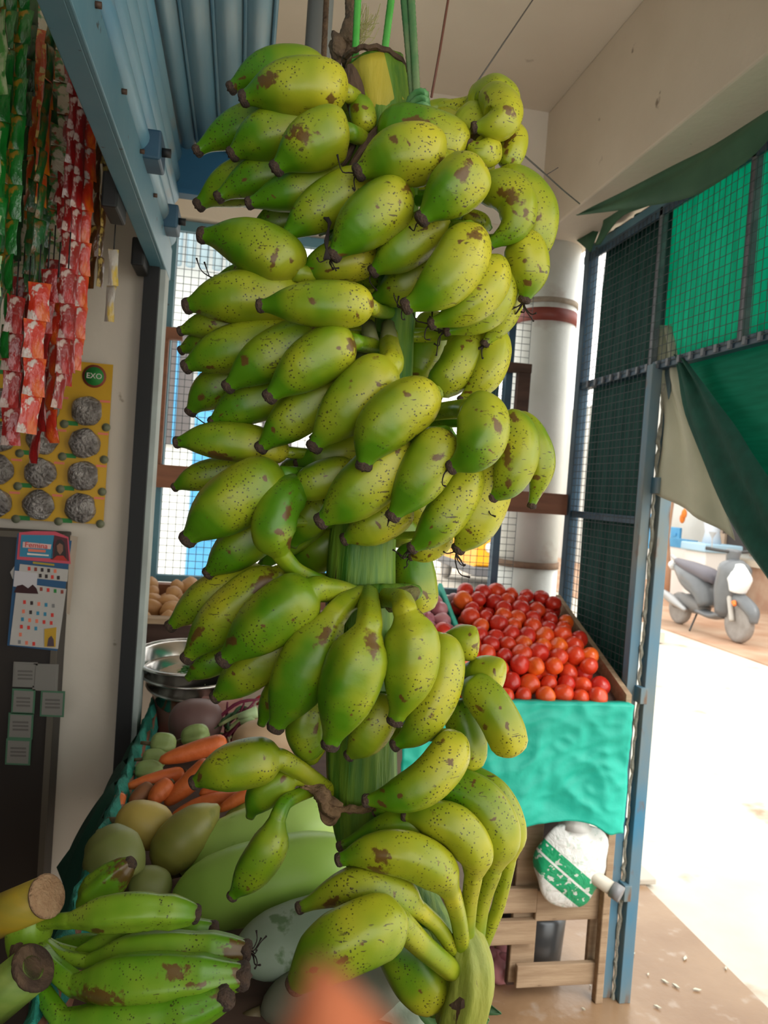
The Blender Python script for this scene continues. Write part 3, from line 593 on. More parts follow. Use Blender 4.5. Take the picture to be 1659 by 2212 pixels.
def packet_mesh(key, w, h):
    k = (key, round(w, 3), round(h, 3))
    if k in PK: return PK[k]
    rows = []; nx, nz = 5, 7
    vs, fs = [], []
    for side in (1, -1):
        for j in range(nz):
            v = j / (nz - 1)
            for i in range(nx):
                u = i / (nx - 1) - .5
                th = .0055 * (1 - (2 * u) ** 2) * (1 - abs(2 * v - 1) ** 4) * side + .0012 * math.sin(u * 19 + v * 5)
                ww = w * (1 - .16 * (1 - abs(2 * v - 1)) * 1.0)
                vs.append((u * ww, th + .0004 * side, -v * h))
    o_ = nx * nz
    for j in range(nz - 1):
        for i in range(nx - 1):
            a_ = j * nx + i; fs.append((a_, a_ + nx, a_ + nx + 1, a_ + 1)); fs.append((o_ + a_, o_ + a_ + 1, o_ + a_ + nx + 1, o_ + a_ + nx))
    me = bpy.data.meshes.new('sachet'); me.from_pydata(vs, [], fs); me.polygons.foreach_set('use_smooth', [True] * len(fs)); me.materials.append(FO[key]); PK[k] = me
    return me
# (x, y top, y bottom, width px, colour, depth, label)
strips = [
 (2, -60, 800, 40, 'lg', 1.10, 'pale green leaf-patterned sachet strip at the far left edge'),
 (-26, -60, 900, 40, 'lg', 1.16, 'pale green sachet strip mostly cut off by the left edge of the view'),
 (24, -60, 740, 22, 'g', 1.20, 'glossy green sachet strip beside the pale green ones'),
 (40, -60, 690, 20, 'g', 1.28, 'second glossy green sachet strip with orange spots'),
 (58, -60, 770, 20, 'g', 1.22, 'third glossy green sachet strip, reaching down near the red sachets'),
 (70, -20, 560, 18, 'dg', 1.33, 'dark green narrow sachet strip hanging before the orange ones'),
 (84, 60, 470, 26, 'o', 1.38, 'bright orange sachet strip with red patches'),
 (103, 90, 440, 22, 'o', 1.30, 'second orange sachet strip, cut shorter, beside dark green strip'),
 (70, 250, 745, 34, 'cr', 1.44, 'cream and green patterned sachet strip behind the green strips'),
 (118, 140, 690, 20, 'dg', 1.26, 'dark green sachet strip in the middle of the row'),
 (100, 380, 660, 32, 'dg', 1.33, 'short dark green sachet cluster above the red tips'),
 (140, 230, 720, 34, 'cr', 1.42, 'cream sachet strip with green leaf bands between green and red strips'),
 (36, 700, 960, 26, 'r', 1.24, 'short red sachet strip with white tip at lower left'),
 (62, 690, 880, 26, 'r', 1.30, 'dark red sachet strip above the yellow card'),
 (84, 670, 935, 30, 'ro', 1.22, 'orange-red sachet strip with silver lower end'),
 (104, 640, 1000, 24, 'r', 1.26, 'longest red sachet strip, twisted pale tip over the card'),
 (126, 660, 955, 26, 'ro', 1.30, 'orange-red sachet strip with a folded lower packet'),
 (148, 640, 880, 20, 'r', 1.28, 'red sachet strip ending in a pale pink tip'),
 (170, 250, 860, 20, 'r', 1.35, 'long dark red sachet strip at the right of the cream strips'),
 (186, 280, 800, 20, 'r', 1.32, 'long red and silver sachet strip'),
 (204, 300, 795, 22, 'ro', 1.36, 'long orange and silver sachet strip hanging rightmost of the reds'),
 (226, 330, 620, 16, 'br', 1.45, 'brown sachet strip next to the pier'),
 (240, 350, 615, 16, 'br', 1.47, 'brown and gold sachet strip closest to the pier'),
 (12, -60, 560, 24, 'dg', 1.34, 'dark green sachet strip in the shade behind the leftmost green ones'),
 (52, 60, 640, 30, 'cr', 1.46, 'cream sachet strip showing between the glossy green ones'),
 (92, 200, 700, 28, 'cr', 1.47, 'cream striped sachet strip behind the orange ones'),
 (160, 240, 700, 26, 'r', 1.43, 'dark red sachet strip deep in the row behind the long red ones'),
 (178, 420, 830, 22, 'r', 1.39, 'red sachet strip between the two long red strips, low hanging'),
 (196, 420, 760, 22, 'ro', 1.40, 'orange-red sachet strip tucked behind the rightmost one'),
 (50, 660, 900, 28, 'r', 1.36, 'dark red sachet strip behind the short red ones at lower left'),
 (116, 620, 850, 30, 'r', 1.37, 'dark red sachet strip behind the longest red one'),
 (246, 600, 692, 14, 'y', 1.46, 'short yellow sachet strip below the brown ones')]
for (x, y0, y1, w, key, d, lab) in strips:
    if 100 < y0 < 500: y0 -= 190
    if y0 > 550: y0 -= 60
    top = P(x + .07 * 0, y0, d); bot = P(x - (y1 - y0) * .07, y1, d); H = top.z - bot.z; n_ = max(2, round(H / .058)); h = H / n_; ww = w * d / F
    t = thing('sachet_strip', top, lab, 'sachets', 'sachet strips hanging at the shop front'); me = packet_mesh(key, ww * 1.55, h * 1.02)
    yaw = random.uniform(-.5, .5)
    if y0 > 500: build(MB().tube([top, top + Vector((0, 0, .06))], .0012, 6), 'string', black, t)
    for k in range(n_):
        q = bpy.data.objects.new('sachet', me); col.objects.link(q); q.parent = t
        q.location = (random.uniform(-.002, .002), random.uniform(-.004, .004), -k * h); yaw += random.uniform(-.6, .6); yaw = max(-1.1, min(1.1, yaw))
        q.rotation_euler = (random.uniform(-.10, .10), random.uniform(-.06, .06), yaw + .2)
rodp = P(100, -100, 1.32)
tag(build(MB().tube([(-1.2, 1.25, 2.56), (-.24, 1.25, 2.56)], .008, 8), 'hanging_rod', black), 'black rod above the sachet strips', 'rod')

# ------------------------------------------------------------------ tomato stand
t = thing('tomato_stand', (.9, 2.45, 0), 'rough wooden crate stand carrying the sloping tomato tray', 'stand')
def sp(name, q0, q1, Y, mat=wood, th=.02, bv=.003):
    a_ = on(*q0, 1, Y); c_ = on(*q1, 1, Y); xs = sorted((a_.x, c_.x)); zs = sorted((a_.z, c_.z)); return build(MB().box((xs[0], Y, max(zs[0], 0)), (xs[1], Y + th, zs[1])), name, mat, t, bevel=bv)
sp('plank', (1050, 1922), (1158, 1972), 2.20); sp('plank', (1161, 1924), (1318, 1985), 2.20); sp('plank', (1045, 1992), (1156, 2040), 2.20)
sp('leg', (1124, 1780), (1150, 2120), 2.225); sp('leg', (1100, 1780), (1118, 1930), 2.24, woodd)
sp('leg', (1275, 1985), (1300, 2100), 2.225); sp('plank', (1118, 2088), (1296, 2126), 2.19)
sp('leg', (1100, 2040), (1112, 2128), 2.235, woodd)
build(MB().box((1.19, 2.17, 0), (1.215, 2.20, .95)), 'leg', wood, t, bevel=.003)
for x in (.52, 1.17): build(MB().box((x, 2.68, 0), (x + .03, 2.71, 1.05)), 'leg', woodd, t)
bz = lambda y: .925 + (y - 2.15) * .40
mb = MB(); mb.prism([(.50, 2.16, bz(2.16) - .02), (.50, 2.16, bz(2.16)), (.50, 2.73, bz(2.73)), (.50, 2.73, bz(2.73) - .02)], (1, 0, 0), .715); build(mb, 'tray_floor', woodd, t)
mb = MB(); mb.prism([(1.20, 2.15, bz(2.15) - .05), (1.20, 2.15, bz(2.15) + .055), (1.20, 2.73, bz(2.73) + .045), (1.20, 2.73, bz(2.73) - .05)], (1, 0, 0), .018); build(mb, 'tray_side', wood, t)
mb = MB(); mb.prism([(.735, 2.45, bz(2.45) - .02), (.735, 2.45, bz(2.45) + .06), (.735, 2.73, bz(2.73) + .07), (.735, 2.73, bz(2.73) - .02)], (1, 0, 0), .018); build(mb, 'divider', greencloth, t, bevel=.006)
build(MB().box((.50, 2.14, .86), (1.205, 2.16, .945)), 'front_board', wood, t, bevel=.003)
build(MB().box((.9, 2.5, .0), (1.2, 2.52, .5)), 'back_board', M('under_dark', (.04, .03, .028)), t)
# cloth
rows = []
Lx, Rx_ = .50, 1.207
for i in range(60):
    v = i / 59; row = []
    for k in range(80):
        u = k / 79; zb = .588 + .008 * math.sin(u * 9 + 1) + .006 * math.sin(u * 23) - .018 * math.exp(-((u - .93) / .05) ** 2) + .018 * math.exp(-((u - .76) / .09) ** 2); z = .958 - v * (.958 - zb)
        y = 2.122 - .014 * v * (1 + math.sin(u * 13 + v * 2.5)) - .020 * (.35 - abs(noise.noise(Vector((u * 6 + v * 2, v * 3 - u * 3, 0))))) - .012 * (.3 - abs(noise.noise(Vector((u * 13, v * 9 + u * 5, 5)))))
        row.append(Vector((Lx + u * (Rx_ - Lx) - .012 * v * u, y, z)))
    rows.append(row)
rows.insert(0, [Vector((p.x, 2.16, .957)) for p in rows[0]])
tag(build(MB().sheet(rows), 'green_cloth', greencloth, solid=.001), 'turquoise green tarp cloth draped over the front of the tomato stand', 'cloth')
# tomatoes
tm = []
for nm, c, c2 in (('tomato_red', (.66, .035, .014), (.52, .02, .012)), ('tomato_orange', (.85, .15, .012), (.74, .07, .012)), ('tomato_scarlet', (.78, .075, .014), (.62, .04, .012))):
    m = M(nm, c, c2, scale=12, rough=.28, spec=.6)
    mb = MB(); n_, m_ = 18, 11; vs = []; fs = []
    for i in range(m_ + 1):
        ph = math.pi * i / m_
        for k in range(n_):
            a = 2 * math.pi * k / n_; r = 1 + .03 * math.cos(4 * a) * math.sin(ph) ** 2; z = math.cos(ph) * .92 - .16 * math.exp(-(ph / .38) ** 2)
            vs.append((math.sin(ph) * math.cos(a) * r, math.sin(ph) * math.sin(a) * r, z))
    fs = [(i * n_ + k, (i + 1) * n_ + k, (i + 1) * n_ + (k + 1) % n_, i * n_ + (k + 1) % n_) for i in range(m_) for k in range(n_)]
    mb.add([Vector(v) * .031 for v in vs], fs, True); me_o = build(mb, 'tomato', m, origin=(0, 0, 0))
    sc_ = build(MB().lathe([(.006, .0225), (.004, .0235), (.0001, .0232)], (0, 0, 0), 8), 'stem_scar', M('tomato_scar', (.45, .30, .08)), me_o, origin=(0, 0, 0))
    tm.append(me_o)
rng = random.Random(11); placed = []
def rndrot(r): return (r.uniform(0, 6.3), r.uniform(0, 6.3), r.uniform(0, 6.3))
first = {0: True, 1: True, 2: True}
cand = []
for layer in (0, 1):
    yy = 2.175; j = 0
    while yy < 2.72:
        xx = .53 + (.03 if (j + layer) % 2 else 0)
        while xx < 1.175:
            if layer == 0 or (yy > 2.2): cand.append((xx + rng.uniform(-.007, .007), yy + rng.uniform(-.007, .007) + .028 * layer, layer))
            xx += .059
        yy += .052; j += 1
for (xx, yy, layer) in cand:
    if xx < .78 and yy > 2.42: continue
    if xx > 1.172 or yy > 2.715: continue
    if layer and rng.random() < .12: continue
    s_ = rng.uniform(.88, 1.12); z = bz(yy) + .03 * s_ + layer * .040 + rng.uniform(-.004, .004)
    front = (yy < 2.4); k = rng.choice((1, 1, 2, 2, 0) if front else (0, 0, 2, 0, 1))
    loc = (xx, yy, z); rot = rndrot(rng)
    if first[k]: o = tm[k]; first[k] = False; o.location = loc; o.rotation_euler = rot; o.scale = (s_,) * 3
    else: o = dup(tm[k], loc, rot, scale=(s_, s_, s_ * rng.uniform(.93, 1.05)))
    tag(o, 'ripe red to orange tomato heaped on the sloping stand tray', 'tomato', 'tomatoes heaped on the stand')
# onions behind
onm = M('onion_skin', (.42, .12, .16), (.58, .26, .28), scale=20, rough=.35, stretch=(1, 1, .3))
on0 = None
def onion_at(loc, rot, sc, lab, grp):
    global on0
    if on0 is None:
        mb = MB().lathe([(.001, -.028), (.012, -.027), (.024, -.018), (.031, 0), (.029, .012), (.02, .024), (.008, .032), (.0035, .042), (.002, .05)], (0, 0, 0), 18)
        on0 = build(mb, 'onion', onm, origin=(0, 0, 0)); o = on0; o.location = loc; o.rotation_euler = rot; o.scale = sc
    else: o = dup(on0, loc, rot, scale=sc)
    return tag(o, lab, 'onion', grp)
for i in range(4):
    for j in range(5):
        yy = 2.46 + j * .056; xx = .535 + i * .056 + rng.uniform(-.006, .006)
        if xx < .725: onion_at((xx, yy, bz(yy) + .05 + rng.uniform(-.005, .008)), (rng.uniform(-1, 1), rng.uniform(-1, 1), rng.uniform(0, 6)), (1, 1, 1), 'pink onion in the green-lined bin beside the tomatoes', 'onions beside the tomatoes')
onion_at(tuple(on(980, 1300, 1, 2.70)), (.3, 1.2, 0), (1.05, 1.05, 1.05), 'single pink onion lying on top of the rearmost tomatoes', None)
for k, q in enumerate(((1068, 2078, 2.36), (1085, 2100, 2.34), (1060, 2105, 2.36), (1078, 2120, 2.30), (1092, 2065, 2.40))):
    p = on(q[0], q[1], 1, q[2]); onion_at((p.x, p.y, max(p.z, .03)), (rng.uniform(-1, 1), rng.uniform(-1, 1), 0), (1.2, 1.2, 1.2), 'red onion on the floor under the stand planks', 'onions under the stand')
# bag
bagm, n, l, b_ = nt('printed_plastic_bag')
tc = n.new('ShaderNodeTexCoord'); mp = n.new('ShaderNodeMapping'); mp.inputs['Rotation'].default_value = (0, rad(52), 0); l.new(tc.outputs['Object'], mp.inputs[0])
sx_ = n.new('ShaderNodeSeparateXYZ'); l.new(mp.outputs[0], sx_.inputs[0])
rp_ = n.new('ShaderNodeValToRGB'); rp_.color_ramp.interpolation = 'CONSTANT'; e = rp_.color_ramp.elements
mr = n.new('ShaderNodeMapRange'); mr.inputs[1].default_value = -.22; mr.inputs[2].default_value = .22; l.new(sx_.outputs['X'], mr.inputs[0]); l.new(mr.outputs[0], rp_.inputs[0])
W_, G_ = (.80, .82, .80, 1), (.01, .35, .15, 1)
e[0].position = 0; e[0].color = W_; e[1].position = .30; e[1].color = G_
for p_, c_ in ((.405, W_), (.42, G_), (.50, W_)): x_ = e.new(p_); x_.color = c_
nz = n.new('ShaderNodeTexNoise'); nz.inputs['Scale'].default_value = 60; l.new(mp.outputs[0], nz.inputs['Vector'])
r2 = n.new('ShaderNodeValToRGB'); r2.color_ramp.elements[0].position = .60; r2.color_ramp.elements[1].position = .62; l.new(nz.outputs[0], r2.inputs[0])
mx = n.new('ShaderNodeMix'); mx.data_type = 'RGBA'; l.new(r2.outputs[0], mx.inputs[0]); l.new(rp_.outputs[0], mx.inputs[6]); mx.inputs[7].default_value = (.62, .70, .64, 1); l.new(mx.outputs[2], b_.inputs['Base Color'])
b_.inputs['Roughness'].default_value = .3
nb = n.new('ShaderNodeTexNoise'); nb.inputs['Scale'].default_value = 22; nb.inputs['Detail'].default_value = 5; nb.inputs['Distortion'].default_value = 1.5; l.new(tc.outputs['Object'], nb.inputs['Vector'])
bp = n.new('ShaderNodeBump'); bp.inputs['Strength'].default_value = .6; bp.inputs['Distance'].default_value = .012; l.new(nb.outputs[0], bp.inputs['Height']); l.new(bp.outputs[0], b_.inputs['Normal'])
cb = on(1236, 1862, 1, 2.15); t = thing('plastic_bag', (cb.x, cb.y, cb.z - .12), 'white plastic bag with green printed band hanging under the green cloth', 'bag')
build(MB().ell(cb, .116, .045, .135, n=36, m=24, lump=.16, seed=4), 'bag', bagm, t, origin=cb)
build(MB().tube([cb + Vector((0, 0, .11)), cb + Vector((0, 0, .15)), cb + Vector((.005, .01, .22))], [.05, .02, .012], 12), 'gathered_top', M('bag_white', (.78, .80, .78), rough=.3), t)
p0 = on(1285, 1895, 1, 2.12); p1 = on(1322, 1920, 1, 2.08)
t = thing('plastic_pipe', p1, 'short cream plastic pipe end poking out beside the bag', 'pipe'); build(MB().tube([p0 + (p0 - p1) * 1.5, p1], .021, 20), 'pipe', M('pvc', (.62, .58, .48), rough=.4), t)
build(MB().lathe([(.015, 0), (.024, 0), (.024, .03), (.015, .03)], p1, 20, (p1 - p0).to_track_quat('Z', 'Y').to_matrix()), 'grey_collar', M('pipe_grey', (.25, .25, .26), rough=.4), t)
build(MB().lathe([(.0, 0), (.075, .0), (.08, .09), (.085, .18), (.07, .20)], on(1200, 2100, 1, 2.42) * Vector((1, 1, 0)) + Vector((0, 0, .02)) if False else (1.08, 2.38, 0), 24), 'steel_pot', M('dark_pot', (.12, .13, .14), rough=.3, metal=.6)); tag(bpy.data.objects['steel_pot'], 'dark metal pot standing inside the lower crate', 'pot')
# litter on the floor
lit = M('litter_pale', (.62, .60, .48)); k = 0
for (a_, c_) in ((1180, 2068), (1275, 2130), (1295, 2135), (1165, 2095), (1480, 2070), (1505, 2138), (1420, 2175), (1568, 2092), (1400, 2105), (1436, 2120), (1460, 2130), (1260, 2180), (1370, 2060)):
    p = on(a_, c_, 2, .004); r = random.uniform(.004, .012); A_ = Matrix.Rotation(random.uniform(0, 3), 3, 'Z')
    vs = [p + A_ @ Vector((x, y, 0)) for x, y in ((-r * 1.6, 0), (-r * .5, r * .5), (r * 1.4, r * .2), (r * .4, -r * .6))]
    tag(build(MB().prism(vs, (0, 0, 1), .003), 'vegetable_scrap', lit), 'tiny pale vegetable scrap on the wet floor near the door post', 'scrap', 'scraps on the floor')
b = MB(); pr = [on(*q, 2, -.015) for q in ((1375, 1880), (1440, 1955), (1370, 1945))]; 
tag(build(MB().box((1.72, 2.86, 0), (1.80, 3.3, .025)), 'door_sill_stone', M('sill', (.5, .45, .38), rough=.9), bevel=.006), 'pale stone slab edge at the shop doorway by the road', 'stone')

# ------------------------------------------------------------------ display table with vegetables
XL, XR = -.165, .29
t = thing('display_table', (.1, 1.5, 0), 'long vegetable display table with brown side board, left of centre', 'table')
build(MB().box((XL, .62, .84), (XR, 2.19, .875)), 'table_top', woodd, t)
build(MB().box((XL - .018, .62, .84), (XL, 2.19, .965)), 'side_board', woodb, t, bevel=.003)
for x in (XL, XR - .04):
    for y in (.66, 2.12): build(MB().box((x, y, 0), (x + .04, y + .04, .84)), 'leg', woodd, t)
build(MB().box((XL, .60, .5), (XR, .62, .90)), 'front_board', woodd, t)
# teal netting over the edge
rows = []
for i in range(60):
    y = .66 + i * .0256; rows.append([Vector((XL - .03 + .035 * (k / 7) + .004 * math.sin(i * 1.7 + k), y, .93 + .055 * math.sin(math.pi * k / 7) + .006 * math.sin(i * .9 + k * 2))) for k in range(8)])
tag(build(MB().sheet(rows), 'edge_netting', M('teal_net', (.01, .17, .13), (.02, .28, .21), scale=40, rough=.8, bump=.5), solid=.002), 'crumpled teal netting rolled along the left table edge', 'netting')
rows = []
for i in range(24):
    v = i / 23; rows.append([Vector((XL - .03 - .09 * (v ** .7) * (.4 + .6 * math.sin(math.pi * k / 15)) + .012 * math.sin(k * 1.9 + v * 3), 1.32 + k * .04 - .1 * v, .94 - .34 * v * (.7 + .3 * math.sin(k * .7)))) for k in range(16)])
tag(build(MB().sheet(rows), 'green_cloth', M('bottle_green_cloth', (.004, .055, .035), (.006, .08, .05), scale=6, rough=.8), solid=.002), 'dark bottle-green cloth hanging off the left side of the table', 'cloth')
def veg(name, pts, W, keys, mat, label, cat, group=None, ridge=0, nr=6, n=20, N=26, squash=1.0, parts=None):
    ps = [P(*p) for p in pts]; ts = lin(N); c = crom(ps, ts); dm = sum(p[2] for p in pts) / len(pts)
    rs = [max(.0004, W / 2 * dm / F * interp(keys, u)) for u in ts]
    o = build(MB().tube(c, rs, n, ridge=ridge, nr=nr, squash=squash), name, mat); tag(o, label, cat, group)
    if parts: parts(o, c, rs)
    return o
OV = [(0, .02), (.02, .28), (.06, .5), (.14, .76), (.25, .93), (.4, 1), (.6, 1), (.75, .93), (.86, .76), (.94, .5), (.98, .28), (1, .02)]
CAR = [(0, .02), (.02, .45), (.07, .8), (.15, .97), (.4, 1), (.7, .85), (.88, .62), (.96, .42), (1, .05)]
gm = M('gourd_skin', (.40, .60, .12), (.48, .68, .20), scale=5, rough=.38, c3=(.32, .52, .09), s3=40, t3=(.6, .7)); gm2 = M('gourd_dark', (.29, .50, .07), (.36, .56, .11), scale=6, rough=.4)
def stem(o, c, rs): build(MB().tube([c[0] + (c[1] - c[0]) * .2, c[0] - (c[2] - c[0]).normalized() * .02], [rs[3] * .3, rs[3] * .22], 8), 'stem', M('stem_brown', (.12, .09, .04)), o)
veg('gourd', [(368, 1955, 1.13), (560, 1900, 1.14), (790, 1845, 1.16)], 165, OV, gm2, 'large green gourd lying lowest of the gourds under the bunch', 'gourd', ridge=.03, nr=5, n=30, parts=stem)
veg('gourd', [(385, 1880, 1.24), (560, 1815, 1.25), (740, 1750, 1.28)], 150, OV, gm, 'pale green gourd lying second from the bottom, glossy', 'gourd', ridge=.03, nr=5, n=30, parts=stem)
veg('gourd', [(470, 1810, 1.36), (590, 1770, 1.38), (700, 1760, 1.40)], 120, OV, gm, 'bright pale green gourd at the back beside the hanging banana', 'gourd', ridge=.03, nr=5, n=30, parts=stem)
veg('ash_gourd', [(500, 2070, 1.02), (680, 2015, 1.05), (880, 1960, 1.10)], 150, OV, M('ash_gourd_skin', (.26, .34, .24), (.34, .41, .32), scale=14, rough=.75, c3=(.14, .22, .11), s3=30, t3=(.6, .66)), 'dusty grey-green ash gourd in front of the green gourds', 'gourd', n=30, parts=stem)
veg('ash_gourd', [(560, 2190, .98), (740, 2140, 1.0), (900, 2090, 1.04)], 150, OV, M('brown_gourd_skin', (.16, .17, .12), (.22, .22, .16), scale=14, rough=.6), 'dull brownish gourd at the bottom behind the blurred fingertip', 'gourd', n=30, parts=stem)
mm = M('mango_green', (.20, .21, .04), (.34, .30, .06), scale=9, rough=.42, c3=(.12, .16, .03), s3=14, t3=(.56, .66)); my = M('mango_yellow', (.52, .38, .09), (.42, .32, .07), scale=7, rough=.45)
MG = [(0, .02), (.02, .22), (.05, .4), (.12, .68), (.25, .92), (.42, 1), (.6, .97), (.78, .80), (.9, .50), (.96, .26), (1, .12)]
veg('mango', [(255, 1775, 1.26), (310, 1782, 1.25), (372, 1795, 1.27)], 100, OV, my, 'round yellow mango-like fruit below the carrots', 'fruit', n=24, parts=stem)
veg('mango', [(338, 1885, 1.20), (395, 1812, 1.22), (472, 1740, 1.26)], 106, MG, mm, 'oval olive-green mango with pointed beak, tilted', 'fruit', n=24)
veg('mango', [(250, 1905, 1.12), (245, 1850, 1.13), (212, 1794, 1.16)], 128, [(0, .02), (.02, .4), (.08, .7), (.2, .95), (.4, 1), (.6, .98), (.8, .72), (.9, .36), (.96, .16), (1, .08)], M('mango_dull', (.17, .20, .05), (.22, .23, .07), scale=9, rough=.5), 'dull green round mango with a nipple top at the left edge', 'fruit', n=24)
veg('mango', [(285, 1925, 1.13), (320, 1915, 1.13), (370, 1925, 1.14)], 85, OV, M('mango_dull', (.17, .20, .05)), 'small dull green fruit half hidden behind the upright plantain tip', 'fruit', n=24, parts=stem)
cm = M('carrot_skin', (.72, .17, .035), (.60, .12, .03), scale=14, rough=.5, stretch=(1, 1, 1), bump=.25, bscale=60, c3=(.35, .10, .03), s3=50, t3=(.66, .70))
cl = ['carrot lying highest on the pile beside the chayotes', 'thick carrot running diagonally down the middle of the pile', 'thin carrot pointing left below the chayotes', 'blunt carrot end poking forward at centre of the pile', 'cut brownish carrot top facing the camera at the pile edge', 'long carrot at the bottom of the pile above the mango', 'short carrot at the top right of the pile near the cream gourd', 'carrot tip standing at the left board of the table', 'carrot partly hidden under the hanging plantain banana', 'dark reddish carrot at the lower right of the pile']
for i, (a_, W, d) in enumerate((([(492, 1600), (420, 1622), (343, 1644)], 42, 1.50), ([(458, 1645), (410, 1690), (355, 1738)], 46, 1.42), ([(400, 1668), (340, 1682), (272, 1700)], 32, 1.44), ([(370, 1690), (345, 1712), (325, 1735)], 42, 1.40), ([(330, 1700), (305, 1718), (282, 1738)], 40, 1.40), ([(540, 1725), (450, 1735), (370, 1765)], 40, 1.38), ([(530, 1612), (500, 1618), (462, 1632)], 32, 1.52), ([(262, 1715), (255, 1740), (248, 1775)], 26, 1.36), ([(545, 1690), (490, 1700), (430, 1716)], 38, 1.42), ([(560, 1700), (520, 1722), (470, 1752)], 30, 1.36))):
    veg('carrot', [(p[0], p[1], d + .02 * (1 - k)) for k, p in enumerate(a_)], W, CAR, cm if i != 4 else M('carrot_brown', (.30, .11, .04), (.2, .09, .04), scale=20), cl[i], 'carrot', 'carrots piled on the table', n=16,
        parts=lambda o, c, rs: build(MB().lathe([(rs[3] * .45, 0), (rs[3] * .35, .004), (.0005, .005)], c[0], 10, (c[0] - c[1]).to_track_quat('Z', 'Y').to_matrix()), 'cut_top', M('stem_brown', (.12, .09, .04)), o))
ch = M('chayote_skin', (.24, .33, .10), (.32, .42, .16), scale=10, rough=.5, bump=.2)
for i, (a_, W) in enumerate((([(325, 1606), (352, 1608), (380, 1612)], 50), ([(308, 1640), (333, 1638), (362, 1636)], 42), ([(292, 1668), (320, 1664), (352, 1660)], 44), ([(392, 1600), (424, 1590), (452, 1582)], 50))):
    veg('chayote', [(p[0], p[1], 1.56 - i * .03 if i < 3 else 1.62) for p in a_], W, OV, ch, ['green ridged chayote at top of the left edge pile', 'green ridged chayote, middle of the three along the board', 'green ridged chayote, lowest of the three above the thin carrot', 'olive chayote lying just behind the highest carrot'][i], 'chayote', 'chayotes by the table board', ridge=.16, nr=5, n=30, parts=stem)
cg = M('cream_gourd', (.66, .46, .29), (.58, .40, .25), scale=6, rough=.5)
veg('cream_gourd', [(500, 1605, 1.66), (580, 1595, 1.66), (680, 1600, 1.68)], 85, OV, cg, 'long cream-coloured root lying below the hanging hand', 'vegetable', n=24)
veg('cream_gourd', [(520, 1560, 1.76), (570, 1555, 1.76), (640, 1560, 1.78)], 62, OV, cg, 'smaller cream-coloured root lying behind the long one', 'vegetable', n=24)
veg('beetroot', [(365, 1570, 1.74), (425, 1560, 1.74), (480, 1570, 1.76)], 100, OV, M('beet_bag', (.14, .075, .07), (.20, .11, .10), scale=8, rough=.5), 'dusky brown beetroot lying in front of the pink pot', 'vegetable', n=24)
t = thing('beet_greens', P(500, 1600, 1.70), 'bunch of purple and green leaf stalks beside the beetroot', 'greens')
for k in range(18):
    a_ = P(random.uniform(455, 500), random.uniform(1560, 1620), 1.70 + random.uniform(0, .05)); c_ = P(random.uniform(480, 575), random.uniform(1505, 1590), 1.74 + random.uniform(0, .06)); mid = (a_ + c_) / 2 + Vector((0, 0, random.uniform(-.01, .02)))
    build(MB().tube(crom([a_, mid, c_], lin(8)), [.0035, .004, .004, .0045, .004, .004, .003, .002], 6), 'stalk', random.choice((M('beet_purple', (.18, .015, .05)), M('beet_purple', (.18, .015, .05)), M('pale_stalk', (.36, .42, .18)), M('leaf_green', (.03, .10, .03)))), t)
for (a_, c_) in (((515, 1548), (555, 1538)), ((520, 1560), (548, 1552))): build(MB().tube([P(*a_, 1.70), P(*c_, 1.70)], [.007, .013], 10), 'white_stalk_end', M('white_stalk', (.50, .68, .36)), t)
for k in range(7):
    a_ = P(random.uniform(545, 600), random.uniform(1500, 1530), 1.8); build(MB().tube(crom([a_, a_ + Vector((.02, 0, .01)), a_ + Vector((.05, 0, random.uniform(-.01, .02)))], lin(6)), [.003, .005, .005, .004, .003, .001], 6), 'red_stalk', M('chilli_red', (.40, .02, .02)), t)
# pot and steel basins
pc = P(425, 1560, 1.98); pc.z = .875
t = thing('pink_pot', pc, 'dusky pink plastic pot under the stacked steel basins', 'pot')
build(MB().lathe([(.001, 0), (.09, 0), (.105, .05), (.115, .12), (.118, .145), (.113, .145), (.10, .05), (.001, .01)], pc, 32), 'pot', M('dusky_pink', (.32, .15, .12), (.26, .12, .10), scale=4, rough=.5), t)
bc = P(402, 1440, 1.95); tilt = Matrix.Rotation(rad(7), 3, 'X')
for k, lab in enumerate(('steel basin with rolled rim, topmost of the stack, holding green chillies', 'darker steel basin nested directly beneath the topmost one', 'steel basin at the bottom of the stack on the pink pot')):
    cc = Vector((bc.x + .012 * k, bc.y, 1.075 - .034 * k)); s_ = 1 - .06 * k
    t = thing('steel_basin', cc, lab, 'basin', 'stacked steel basins')
    build(MB().lathe([(a * s_, z) for a, z in ((.001, -.045), (.085, -.045), (.105, -.02), (.113, .018), (.132, .022), (.134, .019), (.118, .012), (.109, -.022), (.088, -.05), (.001, -.05))], cc, 40, tilt), 'bowl', steel, t)
    build(MB().tube([cc + tilt @ Vector((.133 * s_ * math.cos(q * math.pi / 16), .133 * s_ * math.sin(q * math.pi / 16), .0205)) for q in range(33)], .0035, 8), 'rim', steel, t)
gc = M('chilli_green', (.02, .12, .015), (.04, .20, .03), scale=10, rough=.3)
for k in range(16):
    a_ = Vector((bc.x + random.uniform(-.01, .075), bc.y + random.uniform(-.07, .04), 1.045 + random.uniform(0, .02))); an = random.uniform(0, 6.3); dr = Vector((math.cos(an), math.sin(an), .1)) * .022
    o = build(MB().tube(crom([a_ - dr, a_ + Vector((0, 0, .004)), a_ + dr], lin(8)), [.003, .0055, .006, .006, .005, .004, .0025, .001], 8), 'green_chilli', gc); tag(o, 'small dark green chilli inside the topmost steel basin', 'chilli', 'green chillies in the basin')
    build(MB().tube([a_ - dr, a_ - dr * 1.5], .0012, 5), 'stalk', M('pale_stalk', (.36, .42, .18)), o)
